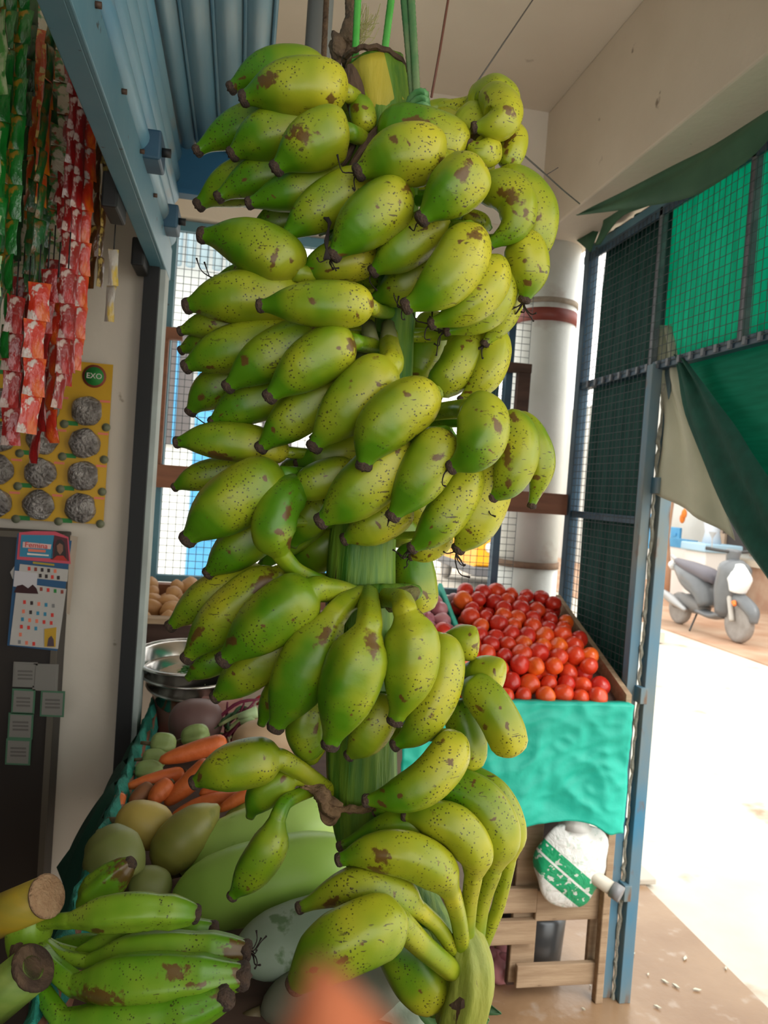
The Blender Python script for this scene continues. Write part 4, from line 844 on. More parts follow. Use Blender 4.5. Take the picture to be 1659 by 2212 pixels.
# potatoes
t = thing('potato_crate', (-.12, 2.5, 0), 'brown wooden crate holding potatoes behind the basins', 'crate')
build(MB().box((-.34, 2.25, 1.02), (-.02, 2.27, 1.14)), 'front_board', woodd, t, bevel=.003); build(MB().box((-.33, 2.2, 1.135), (-.02, 2.25, 1.15)), 'lip', wood, t)
build(MB().box((-.35, 2.25, 1.0), (-.33, 2.72, 1.15)), 'side_board', woodd, t); build(MB().box((-.35, 2.25, .99), (.30, 2.72, 1.02)), 'crate_floor', woodd, t)
for x in (-.34, .26):
    for y in (2.26, 2.68): build(MB().box((x, y, 0), (x + .03, y + .03, 1.0)), 'leg', woodd, t)
pm = M('potato_skin', (.50, .27, .10), (.42, .21, .08), scale=14, rough=.6, c3=(.28, .15, .07), s3=50, t3=(.66, .70), bump=.15); pb = None
rng = random.Random(5)
for lay in range(2):
    for i in range(8):
        for j in range(6):
            xx = -.29 + i * .066 + rng.uniform(-.018, .018) + lay * .03; yy = 2.30 + j * .07 + rng.uniform(-.016, .016)
            if lay == 1 and j == 0: continue
            z = 1.06 + j * .014 + lay * .042 + rng.uniform(-.004, .006); rot = (rng.uniform(-.7, .7), rng.uniform(-.7, .7), rng.uniform(0, 3.1))
            if pb is None: pb = build(MB().ell((0, 0, 0), .042, .031, .028, n=18, m=12, lump=.14, seed=2), 'potato', pm, origin=(0, 0, 0)); o = pb; o.location = (xx, yy, z)
            else: o = dup(pb, (xx, yy, z), rot, scale=(rng.uniform(.85, 1.1),) * 3)
            tag(o, 'tan potato heaped in the crate behind the steel basins', 'potato', 'potatoes in the crate')
# ------------------------------------------------------------------ THE BANANA BUNCH
AX = [(812, 145, .95, 64), (838, 300, .95, 66), (852, 500, .95, 50), (852, 720, .95, 42), (820, 950, .95, 60), (788, 1120, .95, 70), (779, 1260, .95, 75), (780, 1450, .95, 76), (782, 1680, .95, 76), (800, 1820, .95, 68), (880, 1950, .95, 66), (935, 2060, .95, 62), (955, 2160, .95, 58)]
org = P(800, 1400, .95)
BT = thing('banana_bunch', org, 'huge hanging bunch of green bananas on a thick stalk tied with green rope', 'bananas')
c = crom([P(a, b, d) for a, b, d, w in AX], lin(60)); wr = [interp(list(zip(lin(len(AX)), [w for *_, w in AX])), u) * .95 / F for u in lin(60)]
stm = M('stalk_skin', (.035, .14, .008), (.16, .28, .02), scale=9, rough=.55, stretch=(9, 9, .7), bump=.35, bscale=16, c3=(.08, .05, .02), s3=9, t3=(.70, .74))
stt = M('stalk_top_skin', (.56, .42, .03), (.30, .30, .03), scale=6, rough=.55, stretch=(4, 4, 1), thr=(.2, .8), bump=.25, bscale=16)
dryb = M('dry_brown', (.11, .065, .035), (.045, .025, .015), scale=40, rough=.9, stretch=(1, 1, .3), bump=.6)
build(MB().tube(c, wr, 40, ridge=.03, nr=9), 'stalk', stm, BT)
build(MB().tube(crom([P(a, b, .95) for a, b in ((808, 152), (822, 220), (838, 300), (846, 350))], lin(12)), [w * 1.015 for w in wr[:12]], 40, ridge=.02, nr=9), 'stalk_top', stt, BT)
tp = P(810, 148, .95); mb = MB(); rr = []
for k in range(49): 
    a = k * math.pi / 24; r = .0385 + .002 * noise.noise(Vector((k * .7, 0, 0))); rr.append(tp + Vector((r * math.cos(a), r * math.sin(a), .003 + .004 * abs(noise.noise(Vector((k * 1.3, 2, 0)))) - .12 * max(0, r * math.cos(a)) )))
mb.tube(rr, .0035, 6, smooth=False); build(mb, 'frayed_cut_rim', dryb, BT)
build(MB().lathe([(.001, .0), (.037, -.002)], tp, 24), 'cut_face', M('cut_flesh', (.22, .13, .06), (.30, .2, .1), scale=60), BT)
TIP = M('banana_tip_cork', (.085, .05, .03), (.045, .028, .02), scale=120, rough=.85, bump=.6); THR = M('dry_thread', (.02, .012, .01), rough=.9)
CUR = M('dry_rind', (.30, .18, .09), (.14, .08, .04), scale=60, rough=.9, bump=.6)
BL = [(0, .02), (.006, .20), (.02, .38), (.045, .56), (.085, .74), (.13, .86), (.20, .955), (.30, 1), (.45, 1), (.56, .97), (.66, .89), (.75, .75), (.82, .60), (.87, .47), (.91, .37), (.95, .30), (1, .27)]
NK = [(0, .42), (.03, .45), (.07, .54), (.12, .62), (.18, .80), (.26, .94), (.36, 1), (.50, 1), (.60, .96), (.69, .87), (.77, .73), (.84, .56), (.89, .43), (.93, .34), (1, .27)]
BK = [(0, .02), (.006, .20), (.02, .38), (.05, .58), (.1, .78), (.2, .94), (.35, 1), (.6, 1), (.8, .92), (.9, .76), (.95, .56), (.98, .36), (1, .02)]  # round far end toward us
TS = [0, .006, .02, .045, .085, .13, .19, .26, .34, .42, .5, .57, .63, .69, .745, .795, .84, .88, .915, .945, .97, 1]
def pxof(p):
    q = RM.transposed() @ (p - CAM); return CX + F * q.x / -q.z, CY - F * q.y / -q.z
def axis_at(y):
    for (a, b, d, w), (a2, b2, d2, w2) in zip(AX, AX[1:]):
        if y <= b2: u = max(0, (y - b) / (b2 - b)); return a + (a2 - a) * u
    return AX[-1][0]
rb = random.Random(3)
def banana(pts, W_, neck='auto', sc=(), tip=True, thr=0, keys=None, mat=None, parent=None, ridge=.028, nm='banana'):
    W = W_ * 1.07; par = parent or BT; ps = [P(*p) for p in pts]; 
    if len(ps) == 3:   # quadratic through the middle point
        a, m, b = ps; q = m * 2 - (a + b) * .5; ps = [a.lerp(q, u).lerp(q.lerp(b, u), u) for u in lin(9)]
    ky = keys or (NK if isinstance(neck, list) else BL); c = crom(ps, TS); ds = [pts[0][2] + (pts[-1][2] - pts[0][2]) * u for u in TS]
    rs = [W / 2 * d / F * interp(ky, u) for d, u in zip(ds, TS)]
    def sf(p):
        if not sc: return 0.0
        x, y = pxof(p); v = 0.0
        for s_ in sc:
            dx, dy = x - s_[0], y - s_[1]; r = s_[2]; el = s_[3] if len(s_) > 3 else 1; an = rad(s_[4]) if len(s_) > 4 else 0
            u_ = dx * math.cos(an) + dy * math.sin(an); w_ = -dx * math.sin(an) + dy * math.cos(an); v = max(v, 1 - math.hypot(u_ / el, w_) / r)
        return v
    sc = [(s_[0], s_[1], s_[2] * 1.35) + tuple(s_[3:]) for s_ in sc]
    if ps[0] is not None and mat is None:
        for k in range(rb.choice((1, 2, 3))):
            q = c[rb.randint(4, 17)]; x_, y_ = pxof(q); sc.append((x_ + rb.uniform(-.3, .3) * W, y_ + rb.uniform(-.3, .3) * W, rb.uniform(4, 9), rb.uniform(1, 3.5), rb.uniform(0, 180)))
    mb = MB(); n = 40 if sc else 26; ph = rb.uniform(0, 1.2)
    if sc: T2 = [(TS[i] * (3 - k) + TS[i + 1] * k) / 3 for i in range(len(TS) - 1) for k in range(3)] + [1]
    else: T2 = TS
    c2 = crom(ps, T2) if sc else c; r2 = [W / 2 * (pts[0][2] + (pts[-1][2] - pts[0][2]) * u) / F * interp(ky, u) for u in T2]
    if isinstance(neck, list):      # long neck: one continuous skin from the crown into the fruit
        nk = crom([P(*q) for q in reversed(neck)] + [c2[0]], lin(15))[:-1]; r0 = W / 2 * pts[0][2] / F
        k0 = 2 if ky is BL else 0; body = c2[k0:]; rbod = r2[k0:]; tb_ = T2[k0:]
        pp_ = nk + body; rr_ = [r0 * (.37 + .07 * (q / 13) ** 2) for q in range(14)] + [max(x, r0 * .44) if tq < .3 else x for x, tq in zip(rbod, tb_)]; al_ = [.45] * 12 + [.3, .2] + list(tb_)
        for _ in range(5):
            lo_, hi_ = 8, 14 + len(body) // 4
            pp_ = [(p if not lo_ < q < hi_ else (pp_[q - 1] + p * 2 + pp_[q + 1]) / 4) for q, p in enumerate(pp_)]; rr_ = [(r if not lo_ < q < hi_ else (rr_[q - 1] + r * 2 + rr_[q + 1]) / 4) for q, r in enumerate(rr_)]
        mb.tube(pp_, rr_, n, ridge=ridge, nr=5, al=al_, ph=ph, scarf=sf)
    else:
        mb.tube(c2, r2, n, ridge=ridge, nr=5, al=T2, ph=ph, scarf=sf)
        if neck == 'auto':
            ax = axis_at(pts[0][1] + 5); e = P(ax, pts[0][1] + 12, .955); s0 = c[3]; w = (e - s0)
            if w.length > .015:
                mid = s0.lerp(e, .5) + Vector((0, .012, 0)); cc = crom([s0, mid, e], lin(8)); mb.tube(cc, [W / 2 * .9 / F * .30] * 8, 12, al=[.7] * 8)
    o = build(mb, nm, mat or BAN, par, attrs=True)
    if tip:
        d_ = (c[-1] - c[-3]).normalized(); r = rs[-1]; e = c[-1]; R = d_.to_track_quat('Z', 'Y').to_matrix()
        tb = MB().lathe([(r * 1.08, -r * 1.0), (r * 1.2, -r * .1), (r * 1.02, r * .28), (r * .72, r * .42), (r * .68, r * .34), (r * .3, r * .40), (.0002, r * .62)], e, 14, R)
        build(tb, nm + '_tip', TIP, o)
        if thr:
            tb = MB()
            for k in range(thr):
                a = rb.uniform(0, 6.28); side = R @ Vector((math.cos(a), math.sin(a), 0)); L = rb.uniform(.010, .026)
                q = [e, e + d_ * L * .4 + side * L * .25, e + d_ * L * .6 + side * L * .8 + Vector((0, 0, rb.uniform(-.006, .004))), e + d_ * L * .7 + side * L * 1.2 + Vector((rb.uniform(-.006, .006), 0, rb.uniform(-.004, .010)))]
                tb.tube(crom(q, lin(9)), [.0011, .001, .0008, .0008, .0007, .0007, .0006, .0008, .0013], 5)
            build(tb, 'dry_flower_threads', THR, o)
    return o
def B(bx, by, mx, my, tx, ty, W, d, **k):
    dt = k.pop('dt', 0); dm = k.pop('dm', -.004)
    return banana([(bx, by, d), (mx, my, d + dm + dt / 2), (tx, ty, d + dt)], W, **k)
# fillers: the bananas on the far side of the bunch, close to the stalk
for (y, s_) in [(210, 130), (270, 150), (330, 150), (390, 170), (440, 150), (500, 170), (560, 150), (620, 170), (690, 150), (760, 170), (830, 170), (890, 170), (950, 160), (1010, 170), (1070, 160), (1120, 120), (1350, 130), (1410, 150), (1470, 140)]:
    ax = axis_at(y)
    for k, sd_ in enumerate((-1, 1)):
        if sd_ == 1 and (y < 300 or 600 < y < 860 or y > 1300 or 430 < y < 600): continue
        d = 1.03; sx2 = s_ * sd_ * rb.uniform(.9, 1.1)
        B(ax + 20 * sd_, y, ax + sx2 * .55, y + 20, ax + sx2, y + 62, 78, d, neck=None, tip=False)
# ---- first hand, top left
B(705, 165, 600, 150, 497, 192, 88, .93)
B(752, 200, 640, 188, 524, 214, 112, .865, sc=[(715, 218, 16, 1.2, 90), (575, 175, 22, 1.6, -20)])
B(660, 275, 545, 268, 424, 328, 86, .93)
B(700, 275, 590, 288, 500, 335, 104, .895)
B(752, 282, 680, 305, 594, 366, 114, .85, sc=[(650, 290, 26, 1.3, 30)])
B(640, 395, 530, 390, 427, 445, 96, .955)
B(680, 380, 580, 375, 470, 428, 86, .925)
B(745, 375, 650, 405, 536, 440, 86, .895)
B(705, 455, 610, 475, 545, 520, 76, .96)
# ---- front hand
B(1000, 335, 930, 300, 815, 270, 112, .895, tip=False, keys=BK, sc=[(900, 265, 22, 2.2, 5)])
B(960, 345, 870, 335, 772, 374, 122, .82, thr=2, sc=[(955, 350, 15, 1, 0), (855, 300, 12, 1.8, 0)])
B(1030, 365, 985, 405, 908, 476, 112, .80, thr=1, sc=[(1000, 375, 22, 1.4, -50), (1020, 352, 10)])
B(800, 390, 705, 440, 613, 514, 96, .865, thr=2)
B(885, 415, 800, 470, 718, 554, 114, .825, thr=4, sc=[(882, 408, 14, 1.4, 30), (862, 436, 8, 1.5, 60)])
B(965, 468, 880, 530, 804, 588, 92, .855, thr=1)
B(815, 555, 730, 565, 644, 594, 88, .885, thr=2)
B(960, 540, 890, 605, 800, 650, 92, .915)
B(640, 595, 560, 535, 434, 508, 112, .862, sc=[(592, 560, 10, 3.2, 110)], dt=.01)
B(600, 590, 530, 592, 466, 602, 50, .955, thr=4)
B(655, 600, 560, 590, 500, 600, 60, .94, tip=False)
# ---- third row
B(655, 645, 520, 640, 402, 662, 108, .885, sc=[(470, 700, 14, 3, 20)])
B(808, 663, 690, 655, 560, 661, 94, .80, dt=.01, sc=[(806, 655, 14, 1.2, 60), (675, 650, 12)])
B(600, 705, 480, 698, 388, 716, 66, .925)
B(560, 745, 460, 738, 390, 758, 64, .955)
B(655, 728, 510, 750, 400, 794, 98, .90)
B(700, 718, 590, 765, 490, 838, 100, .86, sc=[(530, 778, 14), (690, 712, 16, 1.6, 0)])
B(765, 735, 680, 778, 579, 860, 108, .822, sc=[(762, 745, 18, 1.3, 90)])
# ---- fourth row
B(560, 805, 470, 835, 410, 892, 84, .955, sc=[(432, 858, 11)])
B(650, 850, 540, 870, 458, 914, 86, .905, thr=2)
B(745, 825, 650, 890, 561, 970, 94, .87, sc=[(740, 820, 16, 2, -60)])
B(848, 785, 765, 865, 676, 968, 114, .825, sc=[(812, 772, 8)], neck=[(842, 750, .89), (840, 725, .93)], keys=BL)
B(950, 848, 840, 910, 785, 1010, 116, .79, sc=[(880, 852, 8, 1.6, 0)])
B(625, 980, 490, 952, 380, 956, 80, .90, sc=[(470, 985, 12, 4.5, 14)])
B(560, 1012, 450, 1025, 376, 1054, 62, .95)
B(800, 965, 710, 985, 640, 1002, 70, .925)
B(700, 1020, 640, 1020, 600, 1030, 66, .96, tip=False)
B(615, 1022, 500, 1085, 402, 1168, 124, .862)
banana([(608, 1198, .85), (590, 1150, .84), (605, 1090, .845), (640, 1050, .87)], 88, neck=[(640, 1232, .87), (705, 1262, .92)], tip=False, sc=[(620, 1110, 10, 3.4, 100), (606, 1150, 10, 1.8, 35), (630, 1172, 12, 1.6, 120)], keys=NK[:9] + [(.8, .97), (1, .7)])
B(610, 1120, 520, 1180, 448, 1240, 90, .905)
B(700, 1110, 640, 1150, 560, 1230, 76, .97, tip=False)
B(740, 1150, 690, 1190, 610, 1225, 90, 1.0, tip=False)
B(700, 1090, 665, 1120, 630, 1180, 84, .95, tip=False)
# ---- right side rows
B(775, 1020, 690, 1038, 620, 1076, 78, .868)
B(885, 955, 790, 1050, 690, 1128, 116, .825, sc=[(862, 978, 8, 2, -50)])
B(885, 1085, 815, 1130, 742, 1166, 88, .88)
B(965, 930, 915, 1020, 846, 1118, 106, .805, sc=[(946, 985, 11, 1.7, -10), (975, 930, 10, 1.6, 90)], thr=1)
banana([(1015, 885, .80), (1040, 900, .785), (1040, 945, .775), (1015, 985, .775), (972, 1011, .78)], 104, thr=2, neck=[(985, 885, .86), (905, 895, .94)], keys=BL, sc=[(1075, 920, 12, 2.2, 60)])
B(1025, 1000, 965, 1110, 888, 1186, 88, .845, thr=4)
B(1075, 990, 1035, 1110, 988, 1188, 98, .865, thr=6, sc=[(1088, 1060, 10, 2, 90)])
banana([(1085, 900, .86), (1112, 935, .845), (1117, 985, .835), (1095, 1045, .835), (1062, 1078, .84)], 86, thr=2, keys=BL, sc=[(1097, 985, 16, 3.4, 80), (1100, 1045, 10, 1.6, 90), (1110, 900, 10, 2, 30)])
banana([(1110, 895, .90), (1150, 945, .885), (1170, 1010, .88), (1148, 1095, .885)], 62, keys=BL)
B(970, 1150, 930, 1185, 886, 1204, 52, .895, thr=2)
banana([(985, 715, .93), (1005, 750, .925), (985, 800, .92), (930, 845, .925)], 84, keys=BK, tip=False)
banana([(950, 690, 1.0), (930, 740, .99), (890, 830, .98)], 96, keys=BK, tip=False)
banana([(1060, 705, .925), (1068, 760, .915), (1045, 820, .91), (995, 866, .915)], 68, keys=BL)
B(1015, 485, 975, 590, 874, 663, 112, .82, thr=3, sc=[(1030, 505, 18, 1.3, 0)])
B(1065, 555, 1035, 640, 930, 700, 84, .85, thr=2, dm=-.01)
B(1085, 570, 1062, 665, 962, 716, 70, .875, thr=6)
B(1085, 580, 1092, 660, 1046, 745, 68, .90, thr=5, sc=[(1052, 708, 9, 1.5, 90), (1065, 670, 8)])
banana([(1060, 410, .92), (1110, 405, .905), (1155, 450, .90), (1155, 510, .90), (1125, 560, .91)], 88, keys=BK, tip=False, sc=[(1118, 385, 16, 1.5, 10), (1165, 470, 12)])
B(1115, 510, 1142, 575, 1132, 650, 86, .868, thr=7, sc=[(1133, 563, 8), (1140, 612, 8, 1.8, 0)])
banana([(1035, 420, .87), (1085, 410, .85), (1118, 440, .84), (1108, 492, .838), (1052, 532, .845)], 80, keys=BL, sc=[(1105, 425, 20, 2.2, 35), (1135, 460, 9, 2.2, 70)])
B(1000, 470, 1035, 480, 1060, 495, 40, .93, tip=False)
# ---- top right
banana([(1000, 245, .95), (1040, 235, .94), (1070, 215, .92), (1075, 240, .905)], 96, keys=NK[:9] + [(.8, .95), (1, .6)], neck=[(950, 235, .955), (905, 250, .955)], tip=False)
banana([(1050, 200, .91), (1085, 235, .885), (1075, 268, .875), (1022, 276, .875)], 78, keys=BL, neck=[(1010, 225, .94), (930, 235, .955)], sc=[(1100, 240, 12, 2, 50)])
banana([(985, 270, .93), (1020, 280, .92), (1050, 300, .91)], 100, keys=NK[:9] + [(1, .8)], neck=[(950, 250, .955), (905, 262, .955)], tip=False)
banana([(1060, 315, .90), (1042, 330, .885), (1012, 308, .88)], 64, keys=BL)
banana([(1108, 275, .93), (1108, 320, .92), (1085, 365, .92)], 56, keys=BK, tip=False, sc=[(1093, 310, 7, 5, 88), (1105, 285, 8)])
B(1060, 360, 1045, 365, 1030, 385, 40, .92, tip=False)
# ---- lower hand with visible necks
NC = lambda *q: [(*q, .90), (800, 1290, .925)]
B(580, 1245, 465, 1285, 366, 1355, 88, .925)
B(610, 1240, 495, 1325, 402, 1425, 98, .885, neck=[(650, 1262, .90), (745, 1288, .925)], keys=BL, sc=[(570, 1256, 20, 2.4, -38), (425, 1370, 10, 3, -55)])
B(682, 1272, 590, 1335, 480, 1428, 122, .842, neck=[(735, 1278, .875), (780, 1290, .92)], keys=BL, sc=[(500, 1385, 14, 1.4, 0), (640, 1340, 6, 2.4, 15)])
B(540, 1400, 460, 1430, 405, 1466, 60, .92, tip=False)
B(655, 1360, 545, 1445, 463, 1508, 88, .885)
B(722, 1330, 655, 1450, 594, 1574, 120, .832, neck=[(745, 1305, .85), (782, 1285, .90)], sc=[(700, 1375, 17, 2.6, -50)])
B(690, 1420, 610, 1490, 564, 1566, 66, .89, tip=False)
B(798, 1352, 760, 1470, 712, 1612, 126, .80, neck=[(798, 1318, .83), (796, 1284, .90)], sc=[(805, 1392, 18, 2.4, 75)])
B(875, 1320, 888, 1425, 852, 1560, 114, .812, neck=[(865, 1295, .85), (820, 1290, .92)], sc=[(912, 1320, 12, 1.8, 60), (870, 1510, 8, 2, 70)])
banana([(948, 1368, .86), (958, 1430, .845), (945, 1500, .835), (902, 1575, .83), (850, 1612, .832)], 86, keys=BL, sc=[(944, 1402, 9)])
B(690, 1500, 660, 1570, 690, 1630, 80, .89, keys=BK, tip=False)
B(840, 1500, 800, 1580, 752, 1634, 82, .86)
banana([(1036, 1392, .88), (1000, 1388, .885), (950, 1380, .90)], 72, keys=BL, neck=None, tip=False, sc=[(1028, 1395, 9, 1.5, 90)])
banana([(1090, 1470, .87), (1050, 1460, .88), (990, 1450, .90)], 82, keys=BL, neck=None, tip=False)
banana([(1108, 1632, .84), (1085, 1565, .838), (1045, 1505, .85), (1003, 1478, .87)], 82, keys=[(0, .02), (.01, .3), (.03, .55), (.07, .78), (.13, .93), (.25, 1), (.6, 1), (.8, .9), (.92, .6), (1, .35)], neck=None, sc=[(1048, 1572, 9), (1095, 1565, 6, 2.4, 65)])
banana([(1012, 1665, .885), (1012, 1610, .885), (1000, 1550, .89), (985, 1520, .90)], 76, keys=BK, neck=None, tip=False)
banana([(905, 1320, .985), (898, 1260, .98), (885, 1170, .985)], 86, keys=BK, neck=None, tip=False)
for a in ((640, 1600), (655, 1650)): B(700, a[1] - 60, 670, a[1] - 20, a[0] + 10, a[1], 44, .93)
# ---- ninth hand
banana([(978, 1580, .83), (968, 1635, .81), (920, 1690, .80), (855, 1720, .80), (788, 1730, .805)], 88, keys=BL, sc=[(958, 1600, 10), (975, 1650, 11, 1.5, 90), (865, 1720, 10)])
B(608, 1640, 510, 1655, 418, 1692, 98, .862, neck=[(650, 1665, .88), (720, 1715, .94)], keys=BL, sc=[(570, 1635, 8)])
banana([(600, 1765, .845), (580, 1830, .838), (540, 1890, .838), (500, 1938, .84)], 78, neck=[(620, 1730, .86), (690, 1700, .93)], keys=NK)
B(640, 1680, 575, 1710, 540, 1765, 70, .885, tip=False, neck=[(690, 1695, .92)], keys=BL)
banana([(1098, 1860, .885), (1100, 1790, .88), (1070, 1720, .885), (1010, 1680, .90)], 70, keys=NK[:9] + [(1, .9)], neck=[(1075, 1960, .90), (1040, 2050, .91)], tip=False)
banana([(1062, 1880, .862), (1075, 1800, .855), (1040, 1730, .86), (960, 1690, .875)], 92, keys=NK[:9] + [(1, .9)], neck=[(1040, 1950, .885), (1028, 2040, .90)], tip=False)
banana([(1022, 1895, .838), (1025, 1840, .83), (985, 1785, .83), (920, 1765, .835), (872, 1762, .84)], 84, neck=[(1014, 1950, .86), (1008, 2040, .885)], keys=NK)
B(905, 1745, 850, 1745, 808, 1757, 46, .87)
banana([(985, 1850, .855), (930, 1800, .85), (850, 1785, .85), (732, 1830, .855)], 70, keys=BL, neck=None)
banana([(975, 1930, .832), (945, 1880, .815), (880, 1845, .81), (800, 1840, .812), (730, 1858, .815)], 90, neck=[(990, 1985, .85), (1000, 2050, .88)], keys=NK, sc=[(826, 1850, 24, 1.2, 40), (815, 1885, 20, 1.6, 10)])
banana([(905, 1965, .825), (850, 1930, .815), (760, 1915, .815), (645, 1962, .82)], 84, neck=[(945, 2000, .85), (985, 2060, .885)], keys=NK, sc=[(715, 1950, 12, 2.6, -35)])
banana([(860, 1990, .79), (800, 2010, .765), (710, 2055, .755), (635, 2130, .76)], 128, neck=[(915, 2045, .83), (975, 2095, .87)], keys=[(0, .34), (.04, .55), (.09, .74), (.16, .88), (.25, .97), (.4, 1), (.6, .98), (.75, .84), (.88, .56), (1, .3)], sc=[(745, 2075, 16, 1.5, 0), (680, 2095, 8, 3, -20)])
banana([(960, 2165, .90), (905, 2110, .90), (870, 2040, .90), (860, 2000, .91)], 116, keys=BK, neck=None, tip=False)
# crowns
build(MB().tube(crom([P(*q) for q in ((1002, 1995, .885), (1012, 2040, .885), (1018, 2090, .88), (1012, 2150, .88), (985, 2225, .885))], lin(16)), [interp([(0, .010), (.2, .019), (.45, .024), (.7, .027), (.9, .028), (1, .024)], u) for u in lin(16)], 30, ridge=.09, nr=7), 'hand_crown', M('crown_skin', (.22, .27, .03), (.34, .36, .06), scale=12, rough=.5, stretch=(3, 3, .8), c3=(.08, .04, .02), s3=26, t3=(.66, .70), bump=.3), BT)
build(MB().tube(crom([P(*q) for q in ((1040, 2125, .865), (1005, 2160, .862), (965, 2172, .868))], lin(10)), [.002, .005, .006, .007, .008, .009, .008, .007, .005, .002], 8), 'crown_cut_edge', dryb, BT)
build(MB().tube(crom([P(*q) for q in ((735, 1285, .925), (790, 1288, .905), (850, 1285, .91), (905, 1278, .93))], lin(14)), [.008, .010, .012, .013, .013, .013, .014, .014, .013, .013, .012, .011, .010, .007], 14, ridge=.08, nr=5), 'hand_crown', stm, BT)
build(MB().tube(crom([P(*q) for q in ((835, 1302, .90), (870, 1290, .895), (905, 1275, .90))], lin(8)), [.012, .014, .013, .013, .012, .011, .009, .004], 10, smooth=False), 'broken_stub', M('broken_stub', (.16, .15, .04), (.06, .04, .02), scale=50, rough=.8, bump=.5), BT)
mb = MB()
for q, w_ in ((((648, 1694), (690, 1712), (715, 1745), (735, 1752)), 1.2), (((655, 1690), (680, 1700), (700, 1722), (740, 1738)), .8), (((690, 1756), (730, 1750), (790, 1746), (840, 1740)), .6), (((735, 1752), (716, 1768), (700, 1765), (690, 1750)), .7)):
    cc = crom([P(*p, .893) for p in q], lin(22)); mb.tube([p + Vector([.003 * noise.noise(p * 90 + Vector((k_, 0, 0))) for k_ in (0, 5, 9)]) for p in cc], [w_ * .0125 * (math.sin(math.pi * min(.97, max(.06, k_ / 21))) ** .5) * (1 + .5 * noise.noise(p * 130)) for k_, p in enumerate(cc)], 14, squash=.55, ridge=.15, nr=4)
build(mb, 'dry_bract', CUR, BT)
for q in (((755, 140), (770, 190), (790, 250)), ((748, 150), (760, 210), (770, 270)), ((850, 255), (800, 300), (750, 370)), ((770, 300), (740, 350), (700, 400))):
    build(MB().tube(crom([P(*p, .90) for p in q], lin(9)), [.004, .007, .008, .009, .009, .008, .007, .006, .003], 8, smooth=False, squash=.6), 'dry_sheath', dryb, BT)
banana([(790, 285, .895), (782, 240, .895), (765, 205, .90)], 52, keys=BL, neck=None, sc=[(768, 232, 12)])
for q in (((842, 745), (838, 700)), ((800, 740), (795, 700)), ((776, 790), (790, 745))):
    build(MB().tube([P(*q[0], .90), P(*q[1], .915)], [.011, .008], 10), 'stub', M('stub_green', (.13, .15, .04), (.2, .2, .08), scale=20), BT)
mb = MB()
for k in range(4): mb.tube(crom([P(600, 500 + 0, .80)] * 1 + [P(700 + 3 * k, 470, .84), P(708 - 2 * k, 520, .82), P(700 + k * 4, 560, .81)], lin(10))[3:], .0012, 5)
build(mb, 'dry_flower_threads', THR, BT)
# ------------------------------------------------------------------ ropes
def rope(name, pts, r, mat, lab, par=None, n=12, tw=1.1, ceil=True, cat='rope', grp=None):
    ps = [P(*p) if len(p) == 3 and not isinstance(p, Vector) else p for p in pts]
    if ceil: a, b_ = ps[-2], ps[-1]; k = (3.05 - b_.z) / max(1e-3, (b_.z - a.z)); ps.append(b_ + (b_ - a) * k)
    L = sum((b_ - a).length for a, b_ in zip(ps, ps[1:])); N = max(12, int(L / .0045)); 
    c_ = []; tot = 0; segs = list(zip(ps, ps[1:]))
    for i in range(N):
        s_ = L * i / (N - 1)
        for a, b_ in segs:
            l_ = (b_ - a).length
            if s_ <= l_ + 1e-9: c_.append(a.lerp(b_, s_ / l_)); break
            s_ -= l_
        else: c_.append(ps[-1])
    o = build(MB().tube(c_, r, n, ridge=.22, nr=3, tw=tw / 3.0), name, mat, par)
    if par is None: tag(o, lab, cat, grp)
    return o
ng = M('green_nylon', (.07, .42, .05), (.13, .52, .10), scale=30, rough=.45); ng2 = M('green_nylon_dirty', (.06, .19, .06), (.20, .27, .12), scale=25, rough=.55); coir = M('coir_rope', (.20, .13, .075), (.11, .07, .045), scale=50, rough=.9, bump=.6)
rope('green_rope', [(767, 150, .93), (774, 0, .93)], .0042, ng, 'bright green nylon rope rising from the left edge of the cut stalk')
rope('green_rope', [(825, 165, .99), (846, 0, .99)], .0045, ng, 'bright green nylon rope rising behind the cut stalk top')
t = thing('knotted_rope', P(905, 235, .90), 'doubled dull green rope with a knot at the right of the stalk', 'rope')
rope('strand', [(896, 240, .905), (874, 0, .905)], .0044, ng2, '', t); rope('strand', [(903, 240, .90), (889, 0, .90)], .0044, ng2, '', t)
mb = MB()
for k in range(3):
    c0 = P(902 + 2 * k, 216 + 14 * k, .896); mb.tube([c0 + RM @ Vector((.0095 * math.cos(a), .006 * math.sin(a), .009 * math.sin(a + .8))) for a in [q * .42 for q in range(16)]], .0043, 9, ridge=.2, nr=3, tw=.5)
build(mb, 'knot', M('green_nylon_knot', (.10, .30, .10), (.22, .40, .18), scale=40, rough=.5), t)
t = thing('coir_rope', P(752, 140, .97), 'brown coir rope with frayed knots left of the green ropes', 'rope')
rope('strand', [(752, 140, .97), (758, 60, .97), (757, 0, .97)], .006, coir, '', t); rope('strand', [(728, 150, .975), (740, 80, .975), (757, 30, .975)], .0045, coir, '', t, ceil=False)
build(MB().ell(P(757, 70, .965), .012, .012, .020, lump=.4, seed=2, n=18, m=12).ell(P(733, 98, .97), .013, .012, .016, lump=.5, seed=5, n=18, m=12), 'knot', coir, t)
mb = MB()
for k in range(46):
    a = P(772 + random.uniform(-6, 6), 70 + random.uniform(-30, 40), .99); e = P(772 + random.uniform(5, 50), random.uniform(5, 85), .99 + random.uniform(-.02, .02)); mb.tube(crom([a, (a + e) / 2 + Vector((random.uniform(-.006, .006), 0, -.006)), e], lin(6)), .0004, 4)
tag(build(mb, 'frayed_fibres', M('straw_fibre', (.42, .40, .16), rough=.8), t), kind='stuff')
pp = P(683, 150, 1.55)
t = thing('ceiling_pipe', pp, 'grey metal pipe hanging from the ceiling behind the top bananas', 'pipe')
